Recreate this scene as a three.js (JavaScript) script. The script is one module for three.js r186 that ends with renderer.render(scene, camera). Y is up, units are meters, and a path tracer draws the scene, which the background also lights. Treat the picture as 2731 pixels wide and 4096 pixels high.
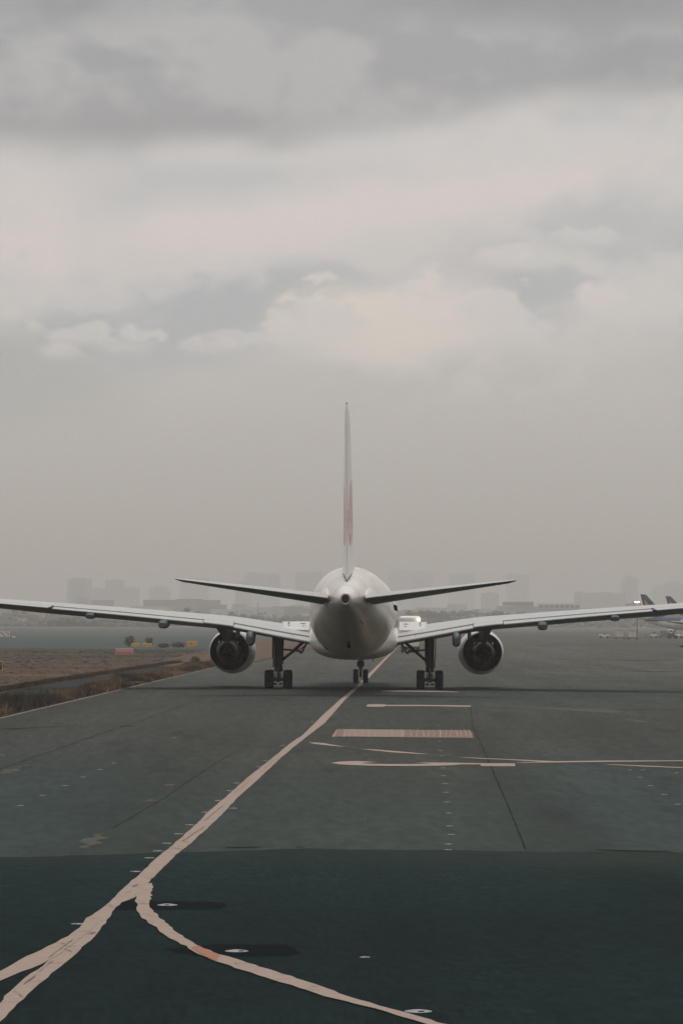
import * as THREE from 'three';
import { RoundedBoxGeometry } from 'three/addons/geometries/RoundedBoxGeometry.js';
import { ImprovedNoise } from 'three/addons/math/ImprovedNoise.js';
import { mergeGeometries, toCreasedNormals, mergeVertices } from 'three/addons/utils/BufferGeometryUtils.js';
import { FontLoader } from 'three/addons/loaders/FontLoader.js';

// ---------------------------------------------------------------- camera, sky, sun, exposure, haze
const scene = new THREE.Scene();
const H_EYE = 4.1, FOCAL = 15228;                       // eye height in metres, focal length in photo pixels
const camera = new THREE.PerspectiveCamera(2 * Math.atan(2048 / FOCAL) * 180 / Math.PI, 2731 / 4096, 0.5, 30000);
camera.position.set(0, H_EYE, 0);
camera.rotation.set(Math.atan(441 / FOCAL), 0, 0.24 * Math.PI / 180, 'YXZ');
camera.updateMatrixWorld(true);
const renderer = new THREE.WebGLRenderer({ antialias: true });
renderer.toneMapping = THREE.LinearToneMapping;
renderer.toneMappingExposure = 1.0;
renderer.shadowMap.enabled = true;

const noise = new ImprovedNoise();
const fbm = (x, y, z = 0.37, o = 5) => { let s = 0, a = 0.5, n = 0; for (let i = 0; i < o; i++) { s += a * noise.noise(x, y, z + i * 7.3); n += a; x *= 2.03; y *= 2.03; a *= 0.5; } return s / n; };
const { clamp, lerp } = THREE.MathUtils;
const smoothstep = (x, a, b) => { const t = clamp((x - a) / (b - a), 0, 1); return t * t * (3 - 2 * t); };   // a may lie above b
const toLin = (v) => (v /= 255, v <= 0.04045 ? v / 12.92 : ((v + 0.055) / 1.055) ** 2.4);
const rgb = (r, g, b) => [toLin(r), toLin(g), toLin(b)];
const SUN = new THREE.Vector3(0.05, 1, -0.10).normalize();

const LIFT = 1.13, ZEN = 1.25;                                        // an overcast sky grows brighter towards the zenith
function makeSky() {
  const W = 4096, H = 4096, data = new Float32Array(W * H * 4);
  const DECK = rgb(158, 158, 160), DARK = rgb(134, 136, 141), BRIGHT = rgb(203, 199, 196), PINK = rgb(216, 206, 203), GREY = rgb(188, 188, 188), GAP = rgb(175, 178, 180),
    CREAM = rgb(224, 213, 199), HAZE1 = rgb(192, 188, 185), HAZE2 = rgb(185, 180, 174), HAZE3 = rgb(190, 176, 160), PUFF = rgb(208, 203, 200);
  const blob = (x, y, cx, cy, rx, ry, soft, rag) => smoothstep(1 - Math.hypot((x - cx) / rx, (y - cy) / ry) + rag, -soft, soft);
  const mix = (c, d, k) => { for (let i = 0; i < 3; i++) c[i] += (d[i] - c[i]) * k; };
  for (let row = 0; row < H; row++) {
    const el = ((row + 0.5) / H - 0.5) * Math.PI;
    if (el < -0.01) { for (let col = 0; col < W; col++) { const o = (row * W + col) * 4; data[o] = HAZE3[0]; data[o + 1] = HAZE3[1]; data[o + 2] = HAZE3[2]; data[o + 3] = 1; } continue; }
    const up = Math.max(el, 0), y = 2.489 - 15.228 * Math.tan(Math.min(up, 1.2));          // thousands of photo pixels
    for (let col = 0; col < W; col++) {
      let az = ((col + 0.5) / W - 0.25) * 2 * Math.PI; if (az > Math.PI) az -= 2 * Math.PI;
      const c = [0, 0, 0], o = (row * W + col) * 4;
      const x = 1.3655 + 15.228 * az;
      if (up > 0.5 && (row % 4 || col % 4)) { const q = (((row >> 2) << 2) * W + ((col >> 2) << 2)) * 4; if (((row >> 2) << 2) > (0.5 / Math.PI + 0.5) * H) { for (let i = 0; i < 4; i++) data[o + i] = data[q + i]; continue; } }
      if (up > 0.5) {                                                                      // the deck overhead
        const k = 1 / Math.tan(up), px = Math.cos(az) * k, pz = Math.sin(az) * k, n = fbm(px * 1.6, pz * 1.6, 4.1, 4);
        mix(c, rgb(166, 166, 168), LIFT); const f = (1 + 0.28 * n) * (1 + ZEN * smoothstep(up, 0.17, 1.1)); for (let i = 0; i < 3; i++) c[i] *= f;
        data[o] = c[0]; data[o + 1] = c[1]; data[o + 2] = c[2]; data[o + 3] = 1; continue;
      }
      // seamless noise round the horizon
      const cx = Math.cos(az) * 15.228, cz = Math.sin(az) * 15.228 + 3;
      const big = fbm(cz * 0.9 + y * 0.3, y * 1.5, cx * 0.9, 4), mid = 1.35 * fbm(cz * 2.4 + 5, y * 3.6, cx * 2.4, 6), fine = 1.4 * fbm(cz * 8 + 9, y * 10.5, cx * 7, 4);
      const fade = smoothstep(Math.abs(az), 0.12, 0.3), ins = 1 - fade;
      // dark deck above, bright layer below its ragged edge
      const edge = 0.54 - 0.06 * (x - 1.2) * ins + 0.05 * Math.sin(x * 1.9 + 0.4) + 0.13 * big + 0.05 * mid;
      mix(c, BRIGHT, 1);
      mix(c, GREY, clamp(0.5 + 1.9 * mid + 0.6 * big + 0.8 * fine, 0, 1) * 0.75);
      mix(c, GREY, 0.8 * ins * blob(x, y, 0.9, 0.74, 0.75, 0.14, 0.6, 0.5 * mid));
      mix(c, PINK, (0.9 * ins * blob(x, y + 0.16 * (x - 1.2), 1.25, 0.88, 1.3, 0.13, 0.8, 0.9 * mid)));
      mix(c, PINK, 0.6 * ins * blob(x, y, 0.12, 0.86, 0.26, 0.2, 0.8, 0.8 * mid));
      mix(c, PUFF, 0.6 * ins * blob(x, y, 1.4, 0.585, 1.2, 0.075, 0.7, 0.8 * mid));
      const deckness = smoothstep(edge - y, -0.07, 0.12);
      const dk = DECK.slice(); mix(dk, rgb(174, 174, 174), clamp(0.35 + 2.6 * mid + big + 0.5 * fine, 0, 1)); mix(dk, DARK, clamp(-0.25 - 1.5 * big + 0.25 * ins * smoothstep(x + (0.3 - y) * 0.5, 1.7, 2.7), 0, 0.7));
      mix(dk, DARK, 0.75 * ins * blob(x, y, 2.45, -0.05, 0.95, 0.14, 0.8, 0.5 * mid) + 0.5 * ins * blob(x, y, 0.0, 0.0, 0.5, 0.09, 0.8, 0.5 * mid));
      mix(dk, rgb(152, 152, 153), 0.7 * ins * blob(x, y, 0.62, 0.55, 0.55, 0.11, 0.8, 0.4 * mid));
      mix(c, dk, deckness);
      // grey-blue gaps
      const rag = 0.75 * mid + 0.5 * fine;
      let gap = ins * Math.max(blob(x, y, 0.92, 1.265, 0.56, 0.17, 0.42, rag), 0.6 * blob(x, y, 1.3, 1.13, 0.34, 0.08, 0.5, rag), blob(x, y, 0.4, 1.4, 0.62, 0.2, 0.4, rag), blob(x, y, 0.05, 1.55, 0.45, 0.3, 0.5, rag), 0.85 * blob(x, y, 2.16, 1.15, 0.22, 0.11, 0.55, rag), 0.5 * blob(x, y, 1.95, 1.1, 0.25, 0.05, 0.6, rag), 0.5 * blob(x, y, 2.5, 0.92, 0.32, 0.13, 0.6, rag));
      gap = Math.max(gap, fade * smoothstep(y, 1.02, 1.12) * smoothstep(-big - 0.3 * mid, -0.05, 0.2));
      mix(c, GAP, gap);
      // haze below the clouds
      const hz = smoothstep(y + 0.09 * mid + 0.05 * big + 0.14 * ins * clamp(x - 0.95, -1, 0.35) + 0.02, 1.34, 1.54);
      const hc = HAZE1.slice(); mix(hc, HAZE2, smoothstep(y, 1.5, 2.0)); mix(hc, rgb(196, 191, 187), 0.5 * clamp(1.8 * mid + fine + 0.2, 0, 1) * smoothstep(y, 1.75, 1.4)); mix(hc, HAZE3, smoothstep(y, 1.95, 2.32));
      mix(hc, rgb(184, 179, 176), 0.5 * clamp(0.5 + 1.6 * big, 0, 1) * (1 - smoothstep(y, 1.7, 2.1)));
      mix(c, hc, hz);
      mix(c, rgb(172, 174, 170), 0.8 * ins * blob(x, y, -0.05, 1.52, 0.5, 0.24, 0.6, 0.3 * mid));
      // bright puffs: crisp above, dissolving below
      const puff = (px, py, rx, ry, col, k) => { const d = y > py ? 0.75 : 0.1; mix(c, col, k * ins * blob(x, y, px, py, rx, y > py ? ry * 0.8 : ry, d, 0.75 * mid + 0.95 * fine - 0.05)); };
      puff(1.66, 1.34, 0.5, 0.2, PUFF, 0.95); puff(1.62, 1.26, 0.26, 0.12, rgb(214, 206, 201), 0.8); mix(c, CREAM, 0.8 * ins * blob(x, y, 1.52, 1.29, 0.36, 0.14, 0.6, 0.5 * mid)); puff(1.24, 1.31, 0.2, 0.09, PUFF, 0.8); mix(c, PINK, 0.5 * ins * blob(x, y, 1.75, 1.19, 0.24, 0.12, 0.6, 0.5 * mid)); puff(2.0, 1.27, 0.16, 0.07, PUFF, 0.7);
      puff(0.4, 1.36, 0.22, 0.085, PUFF, 0.75); puff(0.3, 1.42, 0.12, 0.05, PUFF, 0.5); puff(0.04, 1.265, 0.07, 0.045, PUFF, 0.7); puff(0.135, 1.32, 0.055, 0.045, PUFF, 0.65);
      puff(0.95, 1.36, 0.16, 0.035, PUFF, 0.6); puff(0.8, 1.39, 0.12, 0.035, PUFF, 0.55); puff(2.6, 1.2, 0.3, 0.11, PUFF, 0.75); puff(2.36, 1.2, 0.12, 0.06, PINK, 0.7);
      puff(2.06, 1.03, 0.13, 0.05, PINK, 0.6); puff(2.36, 0.94, 0.13, 0.04, PUFF, 0.6); puff(0.42, 1.2, 0.14, 0.06, PUFF, 0.45); puff(0.2, 1.2, 0.15, 0.07, PUFF, 0.5);
      const t = smoothstep(up, 0.17, 0.5);
      if (t > 0) { const k = 1 / Math.tan(Math.max(up, 0.12)), n = fbm(Math.cos(az) * k * 1.6, Math.sin(az) * k * 1.6, 4.1, 4); mix(c, rgb(166, 166, 168).map((v) => v * (1 + 0.28 * n) * (1 + ZEN * smoothstep(up, 0.17, 1.1))), t); }
      data[o] = c[0] * LIFT; data[o + 1] = c[1] * LIFT; data[o + 2] = c[2] * LIFT; data[o + 3] = 1;
    }
  }
  // the renderer blends texels with a cubic B-spline; these coefficients make it pass through the sky's own values
  const x0 = Math.round(W * (0.25 - 12 / 360)), x1 = Math.round(W * (0.25 + 12 / 360)), y0 = Math.round(H * (0.5 + 0.4 / 180)), y1 = Math.round(H * (0.5 + 16 / 180)), Z = Math.sqrt(3) - 2;
  const sharpen = (start, step, n) => { for (let c = 0; c < 3; c++) { const f = new Float64Array(n); for (let i = 0; i < n; i++) f[i] = data[start + i * step + c]; const g = new Float64Array(n); g[0] = f[0] * 6 / (1 - Z); for (let i = 1; i < n; i++) g[i] = 6 * f[i] + Z * g[i - 1]; let b = g[n - 1] / (1 - Z) ; b = f[n - 1]; data[start + (n - 1) * step + c] = b; for (let i = n - 2; i >= 0; i--) { b = Z * (b - g[i]); if (i > 2 && i < n - 8) data[start + i * step + c] = b; } } };
  for (let y = y0; y < y1; y++) sharpen((y * W + x0) * 4, 4, x1 - x0);
  for (let x = x0; x < x1; x++) sharpen((y0 * W + x) * 4, W * 4, y1 - y0);
  const t = new THREE.DataTexture(data, W, H, THREE.RGBAFormat, THREE.FloatType);
  t.mapping = THREE.EquirectangularReflectionMapping; t.magFilter = t.minFilter = THREE.LinearFilter; t.needsUpdate = true;
  return t;
}
scene.background = scene.environment = makeSky();
const sun = new THREE.DirectionalLight(new THREE.Color(1, 0.96, 0.9), 1.4);
sun.position.copy(SUN).multiplyScalar(400).add(new THREE.Vector3(0, 0, -235)); sun.target.position.set(0, 0, -235);
sun.castShadow = true; sun.shadow.radius = 22; sun.shadow.mapSize.set(2048, 2048);
Object.assign(sun.shadow.camera, { left: -60, right: 60, top: 60, bottom: -60, near: 50, far: 700 });
scene.add(sun, sun.target);
scene.fog = new THREE.FogExp2(new THREE.Color(1, 0.952, 0.885), 0.0002);

// ---------------------------------------------------------------- helpers
let seed = 20251;
const rnd = () => { seed = (seed * 1664525 + 1013904223) >>> 0; return seed / 4294967296; };
const rr = (a, b) => a + (b - a) * rnd();
const V = (x, y, z) => new THREE.Vector3(x, y, z);
const used = new Map();
const numbered = (n) => { const k = used.get(n) ?? 0; used.set(n, k + 1); return k ? `${n}_${String(k).padStart(3, '0')}` : n; };
function ray(px, py) { return V((px / 2731) * 2 - 1, 1 - (py / 4096) * 2, 0.5).unproject(camera).sub(camera.position).normalize(); }
function ground(px, py, y = 0) { const d = ray(px, py), k = (y - H_EYE) / d.y; return V(d.x * k, y, d.z * k); }          // where a sight line meets the ground
function at(px, py, dist) { const d = ray(px, py), k = -dist / d.z; return V(d.x * k, H_EYE + d.y * k, -dist); }          // a point so far down the field
function mesh(name, geo, mat, parent) {
  const m = new THREE.Mesh(geo, mat); m.castShadow = m.receiveShadow = true;
  if (parent) { m.name = name; parent.add(m); } else { m.name = numbered(name); scene.add(m); }
  return m;
}
function tag(o, label, category, group) { o.userData = { ...o.userData, label, category }; if (group) o.userData.group = group; return o; }
function thing(name, label, category, [x, y, z] = [0, 0, 0], turn = 0, group) {
  const o = new THREE.Group(); o.name = numbered(name); o.position.set(x, y, z); o.rotation.y = turn; scene.add(o); return tag(o, label, category, group);
}
function part(name, parent) { const g = new THREE.Group(); g.name = name; parent.add(g); return g; }
function struct(o) { o.userData.kind = 'structure'; return o; }
function copy(root, [x, y, z], turn, label) { const r = root.clone(); r.name = numbered(root.name.replace(/_\d{3}$/, '')); r.position.set(x, y, z); r.rotation.y = turn; r.userData = { ...root.userData }; if (label) r.userData.label = label; scene.add(r); return r; }
const nonIdx = (g) => { const n = g.index ? g.toNonIndexed() : g; for (const k of Object.keys(n.attributes)) if (!['position', 'normal', 'uv'].includes(k)) n.deleteAttribute(k); return n; };
const merge = (list) => mergeGeometries(list.map(nonIdx));
const box = (w, h, d, x = 0, y = 0, z = 0, r = 0.02) => new RoundedBoxGeometry(w, h, d, 2, Math.min(r, w / 2.1, h / 2.1, d / 2.1)).translate(x, y, z);
const plain = (w, h, d, x = 0, y = 0, z = 0) => new THREE.BoxGeometry(w, h, d).translate(x, y, z);
function rod(a, b, r0, r1 = r0, n = 12) {
  const d = b.clone().sub(a), g = new THREE.CylinderGeometry(r1, r0, d.length(), n);
  g.applyQuaternion(new THREE.Quaternion().setFromUnitVectors(V(0, 1, 0), d.clone().normalize())); return g.translate((a.x + b.x) / 2, (a.y + b.y) / 2, (a.z + b.z) / 2);
}
const std = (c, roughness = 0.8, metalness = 0, more = {}) => new THREE.MeshStandardMaterial({ color: new THREE.Color().setRGB(...c), roughness, metalness, ...more });

// ---------------------------------------------------------------- textures and materials
function grainTexture(size, fn, rep = 1) {
  const d = new Uint8Array(size * size * 4);
  for (let y = 0; y < size; y++) for (let x = 0; x < size; x++) { const v = fn(x / size, y / size), o = (y * size + x) * 4; const c = Array.isArray(v) ? v : [v, v, v]; d[o] = clamp(c[0] * 255, 0, 255); d[o + 1] = clamp(c[1] * 255, 0, 255); d[o + 2] = clamp(c[2] * 255, 0, 255); d[o + 3] = 255; }
  const t = new THREE.DataTexture(d, size, size); t.wrapS = t.wrapT = THREE.RepeatWrapping; t.magFilter = THREE.LinearFilter; t.minFilter = THREE.LinearMipmapLinearFilter; t.repeat.set(rep, rep); t.needsUpdate = true; return t;
}
// tileable noise on a torus
const torus = (u, v, f, s) => { const a = u * 2 * Math.PI, b = v * 2 * Math.PI, r = f / 6.283; return noise.noise(Math.cos(a) * r + s, Math.sin(a) * r + Math.cos(b) * r * 1.3, Math.sin(b) * r * 1.3 + s * 0.7); };
const asphaltGrain = grainTexture(1024, (u, v) => 0.76 + 0.16 * torus(u, v, 14, 3) + 0.18 * torus(u, v, 60, 8) + 0.44 * (rnd() - 0.5), 1 / 5.3);
const paintWear = grainTexture(512, (u, v) => { const w = torus(u, v, 10, 2) + 0.7 * torus(u, v, 60, 5) + 0.35 * torus(u, v, 150, 11), k = smoothstep(w, -0.85, -0.25); const g = 0.9 + 0.12 * torus(u, v, 24, 9) + 0.12 * (rnd() - 0.5); const s = 0.5 + 0.5 * k; return [g * s, g * s * 0.985, g * s * 0.97]; }, 1 / 2.3);
const metalDirt = grainTexture(512, (u, v) => 0.93 + 0.07 * torus(u, v, 8, 1) + 0.04 * torus(u, v, 40, 6) + 0.02 * (rnd() - 0.5), 1 / 4);
const M = {
  asphaltOld: new THREE.MeshPhysicalMaterial({ color: 0xffffff, vertexColors: true, map: asphaltGrain, bumpMap: asphaltGrain, bumpScale: 0.006, roughness: 0.92, specularIntensity: 0.4 }),
  asphaltNew: new THREE.MeshPhysicalMaterial({ color: 0xffffff, vertexColors: true, map: asphaltGrain, bumpMap: asphaltGrain, bumpScale: 0.008, roughness: 0.97, specularIntensity: 0.12 }),
  soil: new THREE.MeshPhysicalMaterial({ color: 0xffffff, vertexColors: true, map: asphaltGrain, roughness: 1, specularIntensity: 0.3 }),
  patchDark: new THREE.MeshPhysicalMaterial({ color: new THREE.Color().setRGB(0.0042, 0.0068, 0.0080), map: asphaltGrain, roughness: 1, specularIntensity: 0.08 }),
  crack: new THREE.MeshPhysicalMaterial({ color: new THREE.Color().setRGB(0.016, 0.018, 0.016), roughness: 1, specularIntensity: 0.1 }),
  paleStain: new THREE.MeshPhysicalMaterial({ color: new THREE.Color().setRGB(0.083, 0.081, 0.064), roughness: 1, specularIntensity: 0.4, map: asphaltGrain }),
  line: std([0.30, 0.222, 0.176], 0.8, 0, { map: paintWear }),
  lineThin: std([0.31, 0.226, 0.178], 0.8, 0, { map: paintWear }),
  lineWhite: std([0.20, 0.17, 0.13], 0.8, 0, { map: paintWear }),
  lineOrange: std([0.29, 0.118, 0.062], 0.8, 0, { map: paintWear }),
  panelBrown: std([0.18, 0.112, 0.082], 0.85, 0, { map: paintWear }),
  panelCream: std([0.31, 0.235, 0.185], 0.85, 0, { map: paintWear }),
  white: new THREE.MeshPhysicalMaterial({ color: new THREE.Color().setRGB(0.72, 0.685, 0.63), roughness: 0.36, map: metalDirt, clearcoat: 0.3, clearcoatRoughness: 0.15 }),
  whiteV: new THREE.MeshPhysicalMaterial({ color: 0xffffff, vertexColors: true, roughness: 0.36, map: metalDirt, clearcoat: 0.3, clearcoatRoughness: 0.15 }),
  wing: std([1, 1, 1], 0.42, 0.05, { map: metalDirt, vertexColors: true }),
  spoiler: std([0.56, 0.55, 0.525], 0.5, 0, { map: metalDirt }),
  wingGrey: std([0.05, 0.06, 0.064], 0.5, 0.1, { map: metalDirt }),
  nacelle: std([0.66, 0.65, 0.635], 0.35, 0.1, { map: metalDirt }),
  duct: std([0.006, 0.007, 0.012], 0.85),
  cowl: std([0.035, 0.036, 0.042], 0.3, 0.95, { map: metalDirt }),
  nozzle: std([0.006, 0.007, 0.010], 0.9, 0),
  pylon: std([0.16, 0.175, 0.175], 0.5, 0.2, { map: metalDirt }),
  gear: std([0.016, 0.025, 0.030], 0.55, 0.2),
  chrome: std([0.6, 0.6, 0.6], 0.2, 1),
  rubber: std([0.004, 0.006, 0.011], 0.95),
  hub: std([0.11, 0.12, 0.12], 0.5, 0.5),
  black: std([0.01, 0.011, 0.014], 0.6),
  joint: std([0.34, 0.32, 0.29], 0.6),
  seal: std([0.10, 0.095, 0.085], 0.7),
  leaf: std([0.085, 0.068, 0.046], 0.95),
  treeFar: std([0.035, 0.045, 0.035], 1),
  dryGrass: std([0.155, 0.105, 0.068], 1, 0),
  dryGrassDark: std([0.055, 0.043, 0.03], 1, 0),
  glass: new THREE.MeshPhysicalMaterial({ color: new THREE.Color().setRGB(0.03, 0.04, 0.045), roughness: 0.12 }),
};

// ---------------------------------------------------------------- ground sheets
function grid(name, rows, cols, xAt, y, mat, colour, parent, zAt = (x, D) => D) {
  const pos = [], uv = [], col = [], idx = [], n = cols.length, c = [0, 0, 0];
  rows.forEach((D) => cols.forEach((t) => { const x = xAt(D, t); const Z = zAt(x, D); pos.push(x, y, -Z); uv.push(x, -Z); const k = colour(x, D, c) ?? c; col.push(k[0], k[1], k[2]); }));
  for (let i = 0; i < rows.length - 1; i++) for (let j = 0; j < n - 1; j++) { const a = i * n + j, b = a + 1, d = a + n; idx.push(a, b, d, b, d + 1, d); }
  const g = new THREE.BufferGeometry();
  g.setAttribute('position', new THREE.Float32BufferAttribute(pos, 3)); g.setAttribute('uv', new THREE.Float32BufferAttribute(uv, 2)); g.setAttribute('color', new THREE.Float32BufferAttribute(col, 3));
  g.setIndex(idx); g.computeVertexNormals();
  const m = mesh(name, g, mat, parent); m.castShadow = false; return m;
}
const geom = (a, b, n) => Array.from({ length: n + 1 }, (_, i) => a * (b / a) ** (i / n));
const lin = (a, b, n) => Array.from({ length: n + 1 }, (_, i) => a + (b - a) * i / n);
const EDGE = (D) => -14.4 + 0.0165 * (D - 160);                           // left edge of the taxiway
const scaled = (c, k) => c.map((v) => v * k);
const mixc = (a, b, k) => a.map((v, i) => v + (b[i] - v) * k);

// the whole field, out to the horizon
const FIELD_FAR = [0.075, 0.08, 0.062];
struct(grid('ground', [-600, -200, 0, ...geom(100, 21000, 64)], [...lin(-1, -0.12, 8), ...lin(-0.1, 0.1, 24), ...lin(0.12, 1, 8)], (D, t) => t * (Math.abs(D) * 0.9 + 900), -0.05, M.soil,
  (x, D) => scaled(mixc(FIELD_FAR, [0.10, 0.10, 0.095], clamp(0.5 + 1.8 * fbm(x * 0.006, D * 0.011, 6.2, 4), 0, 1)), 1 + 0.5 * fbm(x * 0.004, D * 0.008, 2.2, 4))));
const apron = new THREE.Group(); apron.name = numbered('apron'); scene.add(apron); struct(apron);
const OLD = [0.0390, 0.0425, 0.0325];
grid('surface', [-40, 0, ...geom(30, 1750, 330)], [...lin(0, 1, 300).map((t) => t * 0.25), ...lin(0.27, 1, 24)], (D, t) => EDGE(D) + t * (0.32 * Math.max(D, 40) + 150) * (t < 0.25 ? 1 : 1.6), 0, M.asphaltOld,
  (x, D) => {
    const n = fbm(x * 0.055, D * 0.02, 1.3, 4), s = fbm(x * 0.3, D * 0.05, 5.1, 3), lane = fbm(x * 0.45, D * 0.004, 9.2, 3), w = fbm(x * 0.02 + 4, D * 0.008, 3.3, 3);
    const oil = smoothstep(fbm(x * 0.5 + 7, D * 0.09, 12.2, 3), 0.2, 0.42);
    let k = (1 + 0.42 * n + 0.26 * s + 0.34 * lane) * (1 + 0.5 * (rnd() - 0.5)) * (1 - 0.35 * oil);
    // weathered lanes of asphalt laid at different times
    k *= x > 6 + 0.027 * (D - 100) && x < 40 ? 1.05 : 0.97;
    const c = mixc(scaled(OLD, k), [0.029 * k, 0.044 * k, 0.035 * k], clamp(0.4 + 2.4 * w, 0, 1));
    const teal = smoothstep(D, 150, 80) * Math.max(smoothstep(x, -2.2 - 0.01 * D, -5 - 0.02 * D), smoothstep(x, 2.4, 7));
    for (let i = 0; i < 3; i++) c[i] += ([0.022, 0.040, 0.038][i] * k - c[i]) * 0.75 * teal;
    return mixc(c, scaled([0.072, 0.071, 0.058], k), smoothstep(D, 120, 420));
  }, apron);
// newer, darker asphalt in the foreground
grid('dark_asphalt', [-60, -20, 0, ...lin(20, 40, 20), ...lin(40.4, 67, 100)], lin(-1, 1, 280), (D, t) => t * (0.18 * Math.max(D, 30) + 12) * (0.35 + 0.65 * t * t), 0.004, M.asphaltNew,
  (x, D) => { const n = fbm(x * 0.12, D * 0.05, 7.7, 4), l = fbm(x * 0.7, D * 0.02, 2.9, 3); const k = 1.12 * (1 + 0.4 * n + 0.3 * l) * (1 + 0.55 * (rnd() - 0.5)); const far = smoothstep(D, 48, 66), end = smoothstep(D + 1.2 * fbm(x * 0.5, D * 0.3, 3.1, 3), 60.5, 67) * (0.4 + 0.5 * smoothstep(x, -1, 4)); return mixc([(0.0058 + 0.003 * far) * k, (0.0150 + 0.0075 * far) * k, (0.0150 + 0.0070 * far) * k], [0.028, 0.038, 0.031], end); }, apron,
  (x, D) => (D > 60 ? D + (D - 60) / 7 * (1.6 - 0.45 * clamp(-x - 1, 0, 7) + 1.3 * fbm(x * 0.16, 3.3, 1.1, 3) + 0.5 * fbm(x * 1.1, 2.3, 5.1, 3)) : D));

// painted shapes: outlines on the ground with worn, wandering edges
let layer = 0;
function paint(name, outline, mat, parent, { y, rough = 0.02, step = 0.35 } = {}) {
  const pts = [], n = outline.length;
  for (let i = 0; i < n; i++) { const a = outline[i], b = outline[(i + 1) % n], L = Math.hypot(b.x - a.x, b.z - a.z), m = clamp(Math.ceil(L / step), 1, 160); for (let k = 0; k < m; k++) pts.push(new THREE.Vector2(lerp(a.x, b.x, k / m) + rr(-rough, rough), -lerp(a.z, b.z, k / m) + rr(-rough, rough))); }
  const g = new THREE.ShapeGeometry(new THREE.Shape(pts)); g.rotateX(-Math.PI / 2);
  const p = g.attributes.position, uv = []; for (let i = 0; i < p.count; i++) uv.push(p.getX(i), p.getZ(i));
  g.setAttribute('uv', new THREE.Float32BufferAttribute(uv, 2));
  const m = mesh(name, g, mat, parent); m.position.y = y ?? 0.009 + 0.0012 * (layer++ % 8); m.castShadow = false; return m;
}
const G = (list) => list.map(([x, y]) => ground(x, y));
const K3 = (x, y) => [x / 1.206, 3300 + y / 1.206], K2 = (x, y) => [x / 1.206, 2800 + y / 1.206], K1 = (x, y) => [1180 + x / 1.011, 2750 + y / 1.011], K8 = (x, y) => [1200 + x / 1.96, 2900 + y / 1.96];
const mapk = (k, list) => list.map((p) => k(...p));
{
  const left = [...mapk(K3, [[-160, 1020], [-60, 925], [0, 866], [25, 828], [100, 760], [205, 682], [300, 596], [372, 510], [420, 452], [520, 386], [600, 300], [650, 260], [700, 215], [765, 155], [820, 110], [945, 0]]),
    ...mapk(K2, [[1000, 545], [1100, 460], [1200, 370], [1290, 300], [1400, 210], [1460, 170], [1560, 70]]), [1361, 2798], [1427, 2742], [1470, 2700], [1520, 2650], [1580, 2592]];
  const right = [...mapk(K3, [[-60, 1020], [0, 952], [90, 866], [140, 820], [190, 770], [250, 720], [310, 670], [370, 620], [415, 576], [460, 540], [520, 460], [550, 410], [590, 376], [650, 350], [700, 305], [735, 262], [790, 205], [850, 145], [910, 100], [1020, 0]]),
    ...mapk(K2, [[1050, 575], [1150, 470], [1250, 380], [1350, 285], [1420, 225], [1470, 185], [1568, 110]]), [1381, 2798], [1446, 2742], [1486, 2700], [1532, 2650], [1587, 2592]];
  paint('centre_line', G([...left, ...right.reverse()]), M.line, apron, { y: 0.009, rough: 0.014, step: 0.6 });
  paint('branch_line', G([...mapk(K3, [[-130, 765], [0, 712], [100, 652], [200, 606], [330, 540], [410, 482], [440, 450], [470, 480], [400, 540], [300, 618], [205, 676], [100, 713], [0, 757], [-130, 815]])]), M.line, apron, { y: 0.013, rough: 0.012, step: 0.6 });
  paint('branch_line', G([...mapk(K3, [[668, 290], [655, 345], [660, 385], [668, 420], [690, 455], [740, 490], [830, 560], [900, 590], [960, 630], [1050, 665], [1170, 707], [1400, 778], [1568, 832]]), [1500, 4040], [1693, 4097], [1900, 4160], [1990, 4160], [1755, 4095], [1560, 4040], [1391, 3992],
    ...mapk(K3, [[1568, 792], [1400, 735], [1230, 680], [1060, 630], [940, 580], [880, 540], [840, 510], [770, 450], [722, 402], [728, 360], [735, 320], [735, 285]])]), M.line, apron, { y: 0.017, rough: 0.02 });
  paint('orange_mark', G(mapk(K3, [[918, 596], [955, 589], [1062, 634], [1046, 664], [985, 640]])), M.lineOrange, apron, { y: 0.021, rough: 0.008 });
  // hairline cracks and rubber scuffs across the old paint
  const scuff = std([0.30, 0.215, 0.168], 0.9, 0, { map: asphaltGrain });
  for (const [x0, y0, x1, y1, d] of [[818, 109, 884, 122, 3], [522, 384, 553, 404, 3], [690, 258, 752, 263, 2], [668, 384, 722, 387, 3], [420, 528, 470, 522, 5], [600, 333, 640, 318, 2], [285, 572, 330, 585, 2], [860, 80, 925, 88, 2], [945, 612, 1000, 640, 3], [310, 600, 352, 618, 4], [60, 800, 120, 842, 3], [700, 440, 750, 446, 2], [1130, 668, 1160, 690, 2]])
    paint('scuff', G(mapk(K3, [[x0, y0], [lerp(x0, x1, 0.5), lerp(y0, y1, 0.5) - d * 0.4], [x1, y1], [lerp(x0, x1, 0.6), lerp(y0, y1, 0.6) + d * 0.6]])), scuff, apron, { y: 0.024, rough: 0.012, step: 0.15 });
  for (const [a, b] of [[[880, 78], [985, 10]], [[230, 650], [352, 555]], [[640, 300], [668, 288]], [[120, 770], [250, 660]]]) paint('scuff', G(mapk(K3, [a, b, [b[0] + 3, b[1] + 2], [a[0] + 3, a[1] + 2]])), scuff, apron, { y: 0.0225, rough: 0.012, step: 0.3 });
  for (const [a, b] of [[[985, 585], [1080, 505]], [[1130, 450], [1215, 380]], [[1255, 350], [1345, 268]]]) paint('scuff', G(mapk(K2, [a, b, [b[0] + 2, b[1] + 1], [a[0] + 2, a[1] + 1.5]])), scuff, apron, { y: 0.0225, rough: 0.012, step: 0.3 });
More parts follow.
